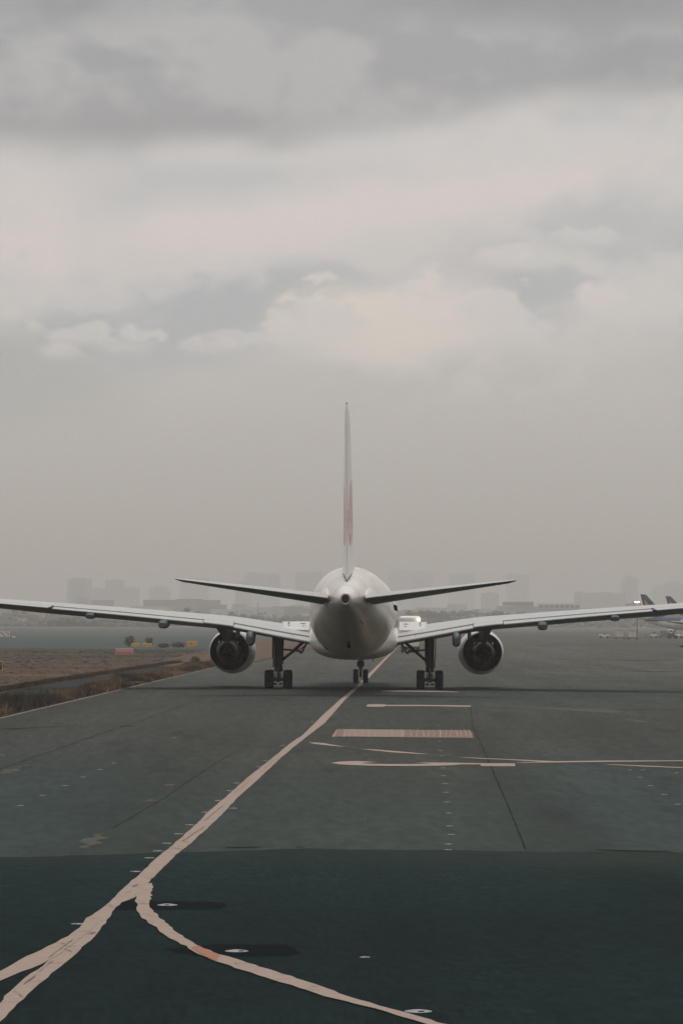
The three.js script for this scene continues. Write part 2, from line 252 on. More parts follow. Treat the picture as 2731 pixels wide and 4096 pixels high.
  // curved dashes leading to the right
  for (const o of [[[55, 222], [110, 225], [206, 241], [150, 237], [75, 229]], [[262, 249], [330, 252], [440, 261], [544, 271], [500, 270], [400, 264], [300, 254]],
    [[650, 281], [720, 285], [860, 291], [1050, 299.5], [1250, 297], [1590, 296], [1590, 299], [1250, 302], [1040, 305], [880, 306], [920, 303], [1000, 302.5], [860, 294], [720, 288]],
    [[1245, 311], [1400, 317], [1600, 325.5], [1600, 328.5], [1400, 321], [1280, 314.5]]]) paint('curved_dash', G(mapk(K1, o)), M.lineThin, apron, { rough: 0.012 });
  paint('painted_symbol', G([...mapk(K8, [[240, 301], [290, 292], [360, 287.5], [440, 285.5], [520, 288.5], [600, 296], [500, 299], [488, 303], [560, 307.5], [700, 309.5], [860, 309.5], [1022, 306], [900, 298], [1000, 297], [1200, 299], [1416, 303], [1560, 303.5], [1682, 304], [1684, 327], [1420, 326], [1412, 313], [1262, 313], [1200, 318.5], [1080, 323], [880, 325], [700, 325], [520, 321.5], [380, 317], [300, 311]])]), M.line, apron, { rough: 0.012 });
  // worn inscription: a brown panel with pale stretched strokes
  paint('inscription_panel', G([[1325, 2947], [1349, 2917], [1883, 2922], [1894, 2952.5]]), M.panelBrown, apron, { y: 0.009, rough: 0.04 });
  paint('inscription_panel', G(mapk(K8, [[332, 91], [350, 36], [822, 40], [826, 93], [700, 96]])), std([0.24, 0.168, 0.127], 0.85, 0, { map: paintWear }), apron, { y: 0.013, rough: 0.05 });
  for (const [x, w, b] of [[268, 20, 28], [345, 12, 14], [384, 5, 4], [428, 6, -4], [482, 6, -6], [532, 5, -7], [590, 6, 6], [672, 6, 7], [716, 7, -8], [790, 16, 0], [862, 8, -14], [912, 9, 10], [960, 10, -12], [1004, 8, 10], [1044, 6, -6], [1090, 18, 0], [1140, 6, 8], [1178, 8, 12], [1222, 12, -12], [1252, 10, -10], [1292, 9, -12], [1326, 8, -14]])
    paint('inscription_stroke', G(mapk(K8, [[x + b * 0.5, 40], [x + w * 0.55 + b * 0.5, 40], [x + w * 0.9 - b * 0.2, 66], [x + w - b * 0.55, 96], [x - b * 0.55, 96], [x + w * 0.2 - b * 0.1, 66]])), M.panelCream, apron, { y: 0.017, rough: 0.02 });
  for (const o of [[[200, 239], [265, 249], [265, 250.5], [200, 241]], [[540, 270], [655, 280.5], [655, 282], [540, 271.5]]]) paint('curved_dash', G(mapk(K1, o)), std([0.10, 0.082, 0.064], 0.9, 0, { map: paintWear }), apron, { rough: 0.015 });
  // cross bars further off
  for (const [o, m] of [[[[290, 70], [330, 68.5], [365, 69.5], [362, 79], [330, 79.5], [289, 79]], M.lineThin], [[[362, 71], [520, 71], [710, 73.5], [711, 79], [560, 76], [362, 75.5]], M.lineThin], [[[340, 13], [530, 13.5], [660, 17.5], [660, 19.5], [520, 18], [360, 16]], M.lineThin]]) paint('cross_bar', G(mapk(K1, o)), m, apron, { rough: 0.02 });
  for (const o of [[[1565, 2691.5], [1660, 2693], [1815, 2693], [1815, 2696.5], [1680, 2695.5], [1566, 2693.5]], [[1585, 2641], [1750, 2643], [1750, 2645], [1585, 2643]], [[2100, 2705], [2731, 2709], [2731, 2711], [2100, 2707]], [[2330, 2777], [2760, 2782], [2760, 2784], [2330, 2779]], [[1890, 2826], [2760, 2839], [2760, 2841], [1890, 2828]]]) paint('cross_bar', G(o), M.paleStain, apron, { rough: 0.02, step: 1.5 });
  // pale spills and dark seams
  const K4 = (x, y) => [1830 + x / 1.74, 2250 + y / 1.74];
  for (const o of [mapk(K4, [[240, 1000], [700, 1007], [1060, 1016], [1150, 1040], [1090, 1048], [880, 1038], [600, 1022], [400, 1012]]), mapk(K4, [[1135, 1085], [1260, 1095], [1325, 1115], [1230, 1110]]), mapk(K2, [[360, 688], [430, 660], [520, 645], [480, 690], [440, 716], [350, 718], [400, 700]]), mapk(K2, [[0, 345], [70, 328], [140, 312], [80, 340], [60, 352], [0, 356]]), mapk(K2, [[370, 212], [400, 210], [410, 217], [380, 221]]), mapk(K2, [[715, 480], [750, 478], [745, 488], [715, 489]]), mapk(K2, [[790, 408], [830, 405], [825, 415], [795, 415]]), mapk(K2, [[1195, 356], [1222, 354], [1220, 360], [1198, 361]])]) paint('pale_stain', G(o), M.paleStain, apron, { y: 0.006, rough: 0.15, step: 0.8 });
  const seam = (list, w) => { const l = G(list), o = []; l.forEach((p) => o.push(V(p.x - w / 2, 0, p.z))); l.slice().reverse().forEach((p) => o.push(V(p.x + w / 2, 0, p.z))); paint('seam', o, M.crack, apron, { y: 0.005, rough: w * 0.3, step: 1 }); };
  seam([[1882, 2829], [1888, 2900], [1935, 3002], [1990, 3130], [2040, 3245], [2100, 3396]], 0.032);
  seam([...mapk(K2, [[540, 620], [800, 470], [920, 385], [1050, 300], [1200, 215]])], 0.022); seam([...mapk(K2, [[0, 335], [260, 245], [480, 165], [620, 122], [780, 65], [930, 10]])], 0.045);
  const cross = (x0, y0, x1, y1, dz) => { const a = ground(x0, y0), b = ground(x1, y1); paint('seam', [V(a.x, 0, a.z), V(b.x, 0, b.z), V(lerp(a.x, b.x, 0.7), 0, b.z + dz), V(lerp(a.x, b.x, 0.2), 0, a.z + dz)], M.crack, apron, { y: 0.0065, rough: 0.02 }); };
  cross(890, 3388, 1058, 3388, 0.34); cross(1180, 3388, 1220, 3388, 0.2); cross(2362, 3398, 2700, 3405, 0.42); cross(478, 2904, 545, 2904, 1.1); cross(1850, 3420, 2010, 3421, 0.12); cross(0, 2916, 330, 2903, 0.8); cross(1000, 2674, 1075, 2673, 1.2);
  cross(2105, 2635, 2731, 2643, 2.6); cross(2420, 2683, 2731, 2687.5, 2.4); cross(2590, 2761, 2645, 2762, 0.9);
  for (const o of [mapk(K3, [[560, 376], [640, 368], [860, 370], [1060, 374], [1085, 392], [1050, 408], [700, 411], [555, 412]]), mapk(K3, [[800, 604], [900, 590], [1060, 578], [1360, 577], [1475, 620], [1370, 634], [1080, 640], [930, 632]])]) paint('asphalt_patch', G(o), M.patchDark, apron, { y: 0.0065, rough: 0.06, step: 0.25 });
}

// left verge: edge line, dry grass strip, path, open field, far runway
const edgeOf = (D, off) => EDGE(D) + off;
{
  const l = [], r = []; for (const D of geom(100, 345, 30)) { l.push(V(edgeOf(D, -0.02), 0, -D)); r.push(V(edgeOf(D, 0.16), 0, -D)); }
  paint('edge_line', [...l, ...r.reverse()], M.lineWhite, apron, { y: 0.009, rough: 0.03 });
  const field = (name, D0, D1, o0, o1, y, colour, nD = 90, nX = 24) => struct(grid(name, geom(D0, D1, nD), lin(0, 1, nX), (D, t) => edgeOf(D, lerp(o0, o1, t)) , y, M.soil, colour));
  field('grass_verge', 60, 420, -2.6, -0.05, 0.03, (x, D) => scaled([0.06, 0.044, 0.03], 1 + 0.7 * fbm(x * 0.8, D * 0.12, 3.1, 3)));
  const path = grid('service_path', geom(60, 400, 70), lin(0, 1, 10), (D, t) => edgeOf(D, lerp(-6.2 + 0.008 * Math.max(0, D - 250), -2.6, t)), 0.008, M.asphaltNew, (x, D) => scaled([0.034, 0.042, 0.042], 1 + 0.3 * fbm(x * 0.3, D * 0.05, 6.1, 3))); struct(path);
  const BROWN = [0.082, 0.052, 0.034], TAN = [0.145, 0.098, 0.069], GREEN = [0.040, 0.042, 0.025], TEAL = [0.058, 0.078, 0.074];
  const far = grid('grass_field', geom(60, 640, 160), [...lin(0, 0.25, 60), ...lin(0.28, 1, 12)], (D, t) => edgeOf(D, -5.6 + 0.008 * Math.max(0, D - 250)) - t * (60 + D * 0.5) + Math.max(0, D - 350) * 0.02, 0.035, M.soil, (x, D) => {
    const s = fbm(x * 0.025, D * 0.045, 4.4, 4), f = fbm(x * 0.2, D * 0.12, 8.4, 3), streak = smoothstep(fbm(x * 0.012 + 3, D * 0.06, 1.7, 3), 0.08, 0.3);
    let c = mixc(BROWN, TAN, clamp(streak * smoothstep(D, 520, 380) + 0.2 * f, 0, 1)); c = mixc(c, GREEN, clamp(smoothstep(D, 330, 470) + 0.9 * s, 0, 1)); return scaled(c, 1 + 0.5 * f + 0.3 * s);
  }); struct(far);
  struct(grid('far_runway', geom(560, 980, 30), lin(-1, 0, 30), (D, t) => edgeOf(D, -2) + t * (0.5 * D), 0.05, M.soil, (x, D) => scaled(TEAL, 1 + 0.25 * fbm(x * 0.02, D * 0.02, 2.4, 3))));
  paint('runway_line', G([[0, 2566], [200, 2557], [480, 2546], [480, 2549], [200, 2560], [0, 2569]]), M.paleStain, apron, { y: 0.07, rough: 0.2, step: 6 });
  paint('runway_line', G([[400, 2570], [480, 2568], [480, 2572], [400, 2573]]), M.paleStain, apron, { y: 0.07, rough: 0.2, step: 6 });
  // soil behind the left engine
  struct(grid('bare_soil', geom(345, 900, 60), lin(0, 1, 30), (D, t) => edgeOf(D, lerp(-7 - 0.02 * (D - 345), 1.5 + 0.006 * (D - 345), t)), 0.055, M.soil, (x, D) => { const s = fbm(x * 0.2, D * 0.05, 4.9, 4); return scaled(mixc([0.15, 0.093, 0.064], [0.07, 0.055, 0.04], clamp(0.4 + 2 * s, 0, 1)), 1 + 0.3 * s); }));
}
// tufts of dry grass
function tuftGeometry(n, h, spread, lean) {
  const pos = []; for (let i = 0; i < n; i++) { const a = rnd() * 6.283, x = rr(-spread, spread), z = rr(-spread, spread), w = rr(0.012, 0.03), hh = h * rr(0.5, 1.1), lx = rr(-lean, lean), lz = rr(-lean, lean), c = Math.cos(a) * w, s = Math.sin(a) * w; pos.push(x - c, 0, z - s, x + c, 0, z + s, x + lx, hh, z + lz); }
  const g = new THREE.BufferGeometry(); g.setAttribute('position', new THREE.Float32BufferAttribute(pos, 3)); g.computeVertexNormals(); return g;
}
function scatter(name, label, geo, mat, list, colours) {
  const m = new THREE.InstancedMesh(geo, mat, list.length), o = new THREE.Object3D(), c = new THREE.Color();
  list.forEach(([x, y, z, s, sy = s], i) => { o.position.set(x, y, z); o.rotation.set(0, rnd() * 6.283, 0); o.scale.set(s, sy, s); o.updateMatrix(); m.setMatrixAt(i, o.matrix); if (colours) { const k = rr(0.55, 1.5); c.setRGB(k, k * rr(0.92, 1.02), k * rr(0.85, 1)); m.setColorAt(i, c); } });
  m.name = numbered(name); m.castShadow = m.receiveShadow = true; m.userData = { kind: 'stuff', label }; scene.add(m); return m;
}
{
  const tan = [], dark = [];
  for (let i = 0; i < 5200; i++) { const D = 105 + 250 * rnd() ** 0.8, off = -rr(0.25, 2.5), x = edgeOf(D, off), k = fbm(x * 0.3, D * 0.11, 5.5, 3), hh = clamp(0.35 + 1.4 * fbm(x * 0.2, D * 0.07, 8.8, 2), 0.12, 1); (k > -0.02 ? dark : tan).push([x, 0.02, -D, rr(0.6, 1.3), hh * rr(0.8, 1.4)]); }
  for (let i = 0; i < 3200; i++) { const D = 130 + 250 * rnd(), x = edgeOf(D, -6.0 + 0.008 * Math.max(0, D - 250) - rr(0, 0.9)); dark.push([x, 0.02, -D, rr(0.5, 1), rr(0.15, 0.4)]); }
  for (let i = 0; i < 2600; i++) { const D = 190 + 340 * rnd(), x = edgeOf(D, -6.5 - rnd() * 30); (fbm(x * 0.1, D * 0.06, 2.2, 3) > 0.02 ? tan : dark).push([x, 0.03, -D, rr(0.5, 1.2), rr(0.06, 0.16)]); }
  scatter('dry_grass', 'tan dry grass growing along the left edge of the taxiway', tuftGeometry(26, 0.75, 0.3, 0.3), M.dryGrass, tan, true);
  scatter('dark_grass', 'dark withered grass and weeds bordering the path left of the taxiway', tuftGeometry(26, 0.75, 0.3, 0.25), M.dryGrassDark, dark, true);
}
// a shrub: stems and many small leaves
function leafBall(n, rx, ry, rz, leaf) {
  const pos = []; for (let i = 0; i < n; i++) { const u = V(rr(-1, 1), rr(-1, 1), rr(-1, 1)).normalize().multiplyScalar(rr(0.35, 1) * (1 + 0.35 * noise.noise(i * 0.37, 2.1, rx))), c = V(u.x * rx, ry + u.y * ry, u.z * rz), a = V(rr(-1, 1), rr(-1, 1), rr(-1, 1)).normalize().multiplyScalar(leaf), b = V(rr(-1, 1), rr(-1, 1), rr(-1, 1)).normalize().multiplyScalar(leaf); pos.push(c.x - a.x, c.y - a.y, c.z - a.z, c.x + a.x, c.y + a.y, c.z + a.z, c.x + b.x, c.y + b.y, c.z + b.z); }
  const g = new THREE.BufferGeometry(); g.setAttribute('position', new THREE.Float32BufferAttribute(pos, 3)); g.computeVertexNormals(); return g;
}
function shrub(px, py, w, h, n, label) {
  const p = ground(px, py), t = thing('shrub', label, 'shrub', [p.x, 0, p.z]);
  mesh('foliage', leafBall(n, w / 2, h / 2, w / 2.4, 0.11), M.leaf, t);
  mesh('stem', merge(Array.from({ length: 6 }, (_, i) => rod(V(rr(-0.1, 0.1), 0, rr(-0.1, 0.1)), V(rr(-w, w) * 0.3, h * rr(0.5, 0.8), rr(-0.3, 0.3)), 0.03, 0.01, 5))), M.dryGrassDark, t);
}
shrub(518, 2587, 1.9, 1.9, 900, 'tall dark shrub just left of the pair of yellow signs');
shrub(598, 2582, 1.6, 1.5, 700, 'dark shrub behind the right sign of the yellow pair');
shrub(655, 2592, 2.2, 0.8, 700, 'low dark bush just right of the pair of yellow signs');
shrub(715, 2592, 2.6, 1.0, 800, 'broad low bush left of the lone yellow sign near the engine');
shrub(782, 2657, 1.0, 0.75, 400, 'small dark bush at the far end of the service path');

// ---------------------------------------------------------------- lofts for aircraft
const naca = (f) => 5 * (0.2969 * Math.sqrt(f) - 0.126 * f - 0.3516 * f * f + 0.2843 * f ** 3 - 0.1036 * f ** 4);
// sections {x, y, z: trailing edge; c, t, tw, m}; flat = thickness along x (a fin)
function foil(secs, a, b, { fin = false, mirror = 1, drop = 0 } = {}) {
  const N = 18, rings = secs.map((s) => {
    const tw = (s.tw ?? 0) * Math.PI / 180, ring = [];
    const pt = (f, side) => { const th = naca(f) * s.t * s.c + 0.0035 * s.c * (f > 0.5 ? 1 : 0.3), cam = (s.m ?? 0) * 4 * f * (1 - f) * s.c, back = (1 - f) * s.c; const off = side * th + cam;
      return fin ? V(s.x + side * th, s.y, s.z - back) : V(mirror * s.x, s.y + back * Math.sin(tw) + off - drop, s.z - back * Math.cos(tw)); };
    for (let i = 0; i <= N; i++) { const k = i / N, f = b - (b - a) * (a === 0 ? Math.sin(k * Math.PI / 2) : k); ring.push(pt(f, 1)); }
    for (let i = a === 0 ? 1 : 0; i <= N; i++) { const k = 1 - i / N, f = b - (b - a) * (a === 0 ? Math.sin(k * Math.PI / 2) : k); ring.push(pt(f, -1)); }
    return ring;
  });
  const g = loft(rings, mirror < 0 !== fin);
  return fin ? g : paintHull(g, (x, y, z, ny) => (ny < -0.05 ? [0.048, 0.070, 0.076] : [0.47, 0.465, 0.445]));  // downward faces coloured darker: underside shade put into the vertex colours
}
function loft(rings, flip = false, crease = 0.6, open = false) {
  const pos = [], n = rings[0].length, tri = (p, q, r) => { for (const v of flip ? [p, r, q] : [p, q, r]) pos.push(v.x, v.y, v.z); };
  for (let i = 0; i < rings.length - 1; i++) for (let j = 0; j < n; j++) { const A = rings[i][j], B = rings[i][(j + 1) % n], C = rings[i + 1][j], D = rings[i + 1][(j + 1) % n]; tri(A, B, C); tri(B, D, C); }
  if (!open) for (const [ring, s] of [[rings[0], 1], [rings.at(-1), 0]]) { const c = ring.reduce((m, v) => m.add(v), V(0, 0, 0)).divideScalar(n); for (let j = 0; j < n; j++) { const A = ring[j], B = ring[(j + 1) % n]; s ? tri(c, B, A) : tri(c, A, B); } }
  let vol = 0; for (let i = 0; i < pos.length; i += 9) { const [a, b, c, d, e, f, p, q, r] = pos.slice(i, i + 9); vol += a * (e * r - f * q) - b * (d * r - f * p) + c * (d * q - e * p); }
  if (vol < 0) for (let i = 0; i < pos.length; i += 9) for (let k = 0; k < 3; k++) { const q = pos[i + 3 + k]; pos[i + 3 + k] = pos[i + 6 + k]; pos[i + 6 + k] = q; }   // faces look outwards
  let g = new THREE.BufferGeometry(); g.setAttribute('position', new THREE.Float32BufferAttribute(pos, 3));
  g = toCreasedNormals(g, crease);
  const p = g.attributes.position, uv = []; for (let i = 0; i < p.count; i++) uv.push(p.getX(i) + p.getY(i), p.getZ(i));
  g.setAttribute('uv', new THREE.Float32BufferAttribute(uv, 2)); return g;
}
function interp(table, s) { // smooth through rows [s, ...values]
  let i = 0; while (i < table.length - 2 && s > table[i + 1][0]) i++;
  const p0 = table[Math.max(i - 1, 0)], p1 = table[i], p2 = table[i + 1], p3 = table[Math.min(i + 2, table.length - 1)], t = clamp((s - p1[0]) / (p2[0] - p1[0]), 0, 1), h = p2[0] - p1[0];
  return p1.slice(1).map((v, k) => { k++; const m1 = i ? (p2[k] - p0[k]) / (p2[0] - p0[0]) : (p2[k] - v) / h, m2 = (p3[k] - p1[k]) / (p3[0] - p1[0]), t2 = t * t, t3 = t2 * t; return (2 * t3 - 3 * t2 + 1) * v + (t3 - 2 * t2 + t) * h * m1 + (3 * t2 - 2 * t3) * p2[k] + (t3 - t2) * h * m2; });
}
function hull(table, stations, n = 72, e = 2) { // rows [z, halfWidth, top, bottom]
  return loft(stations.map((z) => { const [w, top, bot] = interp(table, z), cy = (top + bot) / 2, h = (top - bot) / 2; return Array.from({ length: n }, (_, i) => { const a = i / n * 2 * Math.PI, c = Math.cos(a), s = Math.sin(a); return V(Math.sign(c) * Math.abs(c) ** (2 / e) * w, cy + Math.sign(s) * Math.abs(s) ** (2 / e) * h, z); }); }), false, 0.7);
}
function paintHull(g, fn) { const p = g.attributes.position, n = g.attributes.normal, c = []; for (let i = 0; i < p.count; i++) c.push(...fn(p.getX(i), p.getY(i), p.getZ(i), n.getY(i))); g.setAttribute('color', new THREE.Float32BufferAttribute(c, 3)); return g; }

// ---------------------------------------------------------------- the airliner
{
  const jet = thing('airliner', 'large white twin-engine airliner taxiing away along the centre line, seen from behind', 'airplane', [0.82, 0, -235], -1.3 * Math.PI / 180);
  const FUS = [[-28, 0.06, 3.95, 3.8], [-27.4, 0.62, 4.5, 3.3], [-26, 1.4, 5.5, 2.6], [-24, 2.1, 6.6, 2.1], [-21.5, 2.42, 7.2, 1.96], [-19, 2.515, 7.36, 1.93], [-5, 2.515, 7.36, 1.93], [7.5, 2.515, 7.36, 1.93], [10, 2.48, 7.36, 2.08], [13, 2.28, 7.34, 2.58], [16, 1.92, 7.24, 3.22], [18.5, 1.56, 7.0, 3.76], [21, 1.12, 6.66, 4.32], [23, 0.78, 6.24, 4.72], [24.6, 0.5, 5.86, 4.96], [25.5, 0.29, 5.68, 5.06]];
  const shell = hull(FUS, [...lin(-28, -19, 30), ...lin(-18, 6, 24), ...lin(6.5, 25.5, 76)], 96);
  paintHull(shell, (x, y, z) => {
    let c = scaled([0.76, 0.715, 0.65], 1 + 0.12 * fbm(x * 0.7, z * 0.25 + y, 6.6, 4)); if (z > 7 && y < 5.2) {
      const keelBrown = smoothstep(z, 9, 15) * Math.exp(-((x / 0.9) ** 2)) * smoothstep(5.2 - y, 0, 0.6); c = mixc(c, [0.26, 0.20, 0.145], 0.7 * keelBrown);  // browner along the centre of the tail underside, fading to both sides
      const pinkReflection = Math.exp(-(((x - 0.85) / 0.26) ** 2)) * smoothstep(z, 8.5, 11) * smoothstep(18.5 - z, 0, 2); c = mixc(c, [0.60, 0.36, 0.28], 0.75 * pinkReflection);  // pink streak: a reflection painted into the skin colour
      c = mixc(c, [0.40, 0.36, 0.265], 0.85 * smoothstep(5.0 - y, 0, 1.2) * clamp(0.75 + 1.1 * fbm(x * 0.9, z * 0.35, 3.7, 4), 0, 1)); }  // warm, blotchy reflections from below painted into the lower skin
    return c;
  });
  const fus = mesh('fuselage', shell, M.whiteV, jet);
  const belly = hull([[-13, 0.4, 3.4, 2.2], [-10.5, 2.1, 3.9, 1.9], [-7, 2.6, 4.25, 1.79], [1, 2.6, 4.25, 1.79], [4.5, 2.42, 4.0, 1.9], [8.5, 0.7, 3.2, 2.25]], lin(-13, 8.5, 60), 64, 2.5);
  mesh('belly_fairing', belly, M.white, jet);
  // skin joints round the tail
  for (const z of [9.2, 13.4, 17.2, 20.6, 23.3]) { const [w, top, bot] = interp(FUS, z), [w2, t2, b2] = interp(FUS, z + 0.05), ring = (zz, a, t, b) => Array.from({ length: 96 }, (_, i) => { const k = i / 96 * 2 * Math.PI; return V(Math.cos(k) * (a + 0.004), (t + b) / 2 + Math.sin(k) * ((t - b) / 2 + 0.004), zz); }); mesh('skin_joint', loft([ring(z, w, top, bot), ring(z + 0.05, w2, t2, b2)], false, 0.6, true), M.joint, jet); }
  // tail cone outlet
  mesh('exhaust_ring', new THREE.LatheGeometry([[0.29, 0], [0.31, 0.06], [0.28, 0.13], [0.215, 0.15], [0.2, 0.1], [0.19, -0.6]].map(([r, y]) => new THREE.Vector2(r, y)), 40).rotateX(Math.PI / 2).scale(1, 1.16, 1).translate(0, 5.37, 25.45), std([0.42, 0.41, 0.40], 0.4, 0.7), jet);
  mesh('exhaust_outlet', new THREE.CylinderGeometry(0.2, 0.18, 0.5, 30).rotateX(Math.PI / 2).scale(1, 1.16, 1).translate(0, 5.37, 25.31), M.black, jet);
  // small fittings on the skin
  const skin = (z, deg, out = 0) => { const [w, top, bot] = interp(FUS, z), a = deg * Math.PI / 180, cy = (top + bot) / 2, h = (top - bot) / 2; const p = V(Math.cos(a) * (w + out), cy + Math.sin(a) * (h + out), z); const [w2, t2, b2] = interp(FUS, z + 0.3), q = V(Math.cos(a) * w2, (t2 + b2) / 2 + Math.sin(a) * (t2 - b2) / 2, z + 0.3), [w0] = [w], r = V(-Math.sin(a) * w0, Math.cos(a) * h, 0); const nrm = r.clone().cross(q.sub(V(Math.cos(a) * w, cy + Math.sin(a) * h, z))).normalize(); if (nrm.dot(V(Math.cos(a), Math.sin(a), 0)) < 0) nrm.negate(); return { p, nrm, r: r.normalize() }; };
  const plate = (name, z, deg, w, l, t, mat, out = 0.0) => { const { p, nrm, r } = skin(z, deg); const f = r.clone().cross(nrm); const g = box(w, t, l, 0, out, 0, 0.01).applyMatrix4(new THREE.Matrix4().makeBasis(r, nrm, f.negate()).setPosition(p)); return mesh(name, g, mat, jet); };
  plate('tail_skid', 14.2, 269, 0.2, 1.4, 0.16, M.seal); plate('tail_skid', 14.6, 269, 0.1, 0.7, 0.24, M.chrome); 
  plate('vent', 9.6, 233, 0.34, 0.7, 0.03, M.seal); plate('vent', 8.4, 220, 0.28, 0.5, 0.03, M.seal); plate('vent', 9.5, 12, 0.1, 0.3, 0.02, M.seal); plate('vent', 8.6, 8, 0.1, 0.25, 0.05, M.seal);
  plate('hatch', 15.5, 66, 0.42, 0.05, 0.014, M.seal); plate('hatch', 20.5, 172, 0.04, 0.5, 0.014, M.seal); plate('hatch', 20.2, 205, 0.04, 0.5, 0.014, M.seal); plate('hatch', 19, 302, 0.05, 1.4, 0.014, M.seal);
  // passenger windows and doors, one row each side
  for (const s of [0, 1]) { const wins = []; for (let z = -21; z < 7; z += 0.56) { const d = s ? 180 - 8 : 8, { p, nrm, r } = skin(z, d); wins.push(box(0.36, 0.03, 0.24, 0, 0, 0, 0.01).applyMatrix4(new THREE.Matrix4().makeBasis(r, nrm, V(0, 0, 1)).setPosition(p))); } const m = mesh('window', merge(wins), M.glass, jet); m.userData.kind = 'stuff'; }
  for (const s of [1, -1]) mesh('stabilizer_seal', new THREE.SphereGeometry(1, 40, 24).scale(0.5, 0.66, 3.2).translate(s * 1.02, 5.5, 18.4), M.white, jet);
  // fin and rudder
  const FIN = [[6.3, 22.35, 8.9, 0.080], [7.0, 22.5, 8.5, 0.077], [8, 22.75, 7.95, 0.076], [10, 23.3, 6.85, 0.075], [12, 23.9, 5.7, 0.08], [14, 24.55, 4.5, 0.08], [15.7, 25.05, 3.35, 0.08], [16.0, 25.15, 2.9, 0.06], [16.15, 25.2, 2.2, 0.03]];
  const finSec = (y) => { const [z, c, t] = interp(FIN, y); return { x: 0, y, z, c, t }; };
  const finGeo = (a, b, ys) => foil(ys.map(finSec), a, b, { fin: true });
  // the livery on the fin: a red disc of feathers with white letters
  const cv = document.createElement('canvas'); cv.width = cv.height = 1024; const cx = cv.getContext('2d');
  cx.fillStyle = '#f3f0eb'; cx.fillRect(0, 0, 1024, 1024); cx.translate(512, 512); cx.fillStyle = '#d39492';
  cx.beginPath(); cx.arc(0, 0, 215, 0, 6.2832); cx.fill(); cx.fillStyle = '#f3f0eb';
  for (let i = 0; i < 15; i++) { const a = -Math.PI / 2 + (i - 7) * 0.2; cx.save(); cx.rotate(a); cx.beginPath(); cx.moveTo(70, 0); cx.lineTo(240, -9); cx.lineTo(240, 9); cx.fill(); cx.restore(); }
  cx.beginPath(); cx.arc(0, -40, 70, 0.2, 2.9); cx.lineWidth = 10; cx.strokeStyle = '#f3f0eb'; cx.stroke();
  cx.font = 'bold 96px sans-serif'; cx.textAlign = 'center'; cx.fillText('JAL', 0, 130);
  const liv = new THREE.CanvasTexture(cv); liv.colorSpace = THREE.SRGBColorSpace; liv.wrapS = liv.wrapT = THREE.ClampToEdgeWrapping;
  const finMat = new THREE.MeshPhysicalMaterial({ map: liv, roughness: 0.36, clearcoat: 0.3, clearcoatRoughness: 0.15 });
  const finUV = (g) => { const p = g.attributes.position, n = g.attributes.normal, uv = []; for (let i = 0; i < p.count; i++) { let u = (p.getZ(i) - 21.2) / 8.9; if (n.getX(i) > 0) u = -u; uv.push(0.5 + u, 0.5 + (p.getY(i) - 10.25) / 8.9); } g.setAttribute('uv', new THREE.Float32BufferAttribute(uv, 2)); return g; };
  const ys = [6.3, 6.6, ...lin(7, 15.5, 40), 15.75, 15.95, 16.07, 16.15];
  const fin = mesh('fin', finUV(finGeo(0, 0.68, ys)), finMat, jet);
  const rud = finGeo(0.688, 1, [6.43, 6.8, ...ys.filter((y) => y > 6.9)]);
  mesh('rudder', finUV(rud), finMat, fin);
  mesh('fin_root_seal', merge([rod(V(-0.26, 6.84, 20.6), V(-0.01, 6.42, 22.5), 0.026, 0.026, 8), rod(V(0.26, 6.84, 20.6), V(0.01, 6.42, 22.5), 0.026, 0.026, 8)]), M.seal, fin);
  mesh('fin_cap_light', box(0.07, 0.12, 0.3, 0, 16.2, 24.6, 0.03), M.seal, fin);
  // tailplane
  for (const s of [1, -1]) {
    const secs = [[0.55, 5.36, 23.0, 6.6, 0.108, -0.9], [1.2, 5.47, 23.05, 6.1, 0.108, -0.9], [9.0, 6.40, 25.85, 2.05, 0.09, -0.8], [9.25, 6.43, 26.0, 1.7, 0.06, -0.8], [9.36, 6.44, 26.05, 1.2, 0.03, -0.8]].map(([x, y, z, c, t, tw]) => ({ x, y, z, c, t, tw }));
    const cut = (x0, x1) => lin(x0, x1, 14).map((x) => { const v = interp(secs.map((q) => [q.x, q.y, q.z, q.c, q.t, q.tw]), x); return { x, y: v[0], z: v[1], c: v[2], t: v[3], tw: v[4] }; });
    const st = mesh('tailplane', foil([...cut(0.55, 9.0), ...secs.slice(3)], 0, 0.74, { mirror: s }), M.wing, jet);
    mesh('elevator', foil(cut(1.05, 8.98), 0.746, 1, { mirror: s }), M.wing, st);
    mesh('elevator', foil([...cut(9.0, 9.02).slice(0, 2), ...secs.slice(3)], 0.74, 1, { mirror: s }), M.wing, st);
  }
  // wings
  const WING = [[2.0, 2.83, 3.0, 12.4, 0.088, 1.6], [4.5, 3.29, 3.2, 10.8, 0.092, 1.2], [7.3, 3.83, 3.5, 9.1, 0.096, 0.8], [8, 3.93, 3.62, 8.8, 0.098, 0.7], [9.2, 4.06, 4.08, 8.3, 0.10, 0.6], [14, 4.53, 6.0, 6.6, 0.116, 0.0], [20, 5.06, 8.35, 4.4, 0.142, -0.9], [23.0, 5.32, 9.45, 3.0, 0.14, -1.0], [23.7, 5.39, 9.7, 2.4, 0.08, -0.5], [23.9, 5.41, 9.8, 1.7, 0.03, -0.5]];
  const wsec = (x) => { const [y, z, c, t, tw] = interp(WING, x); return { x, y, z, c, t, tw, m: 0.006 }; };
  const span = (a, b, n = 10) => lin(a, b, n).map(wsec);
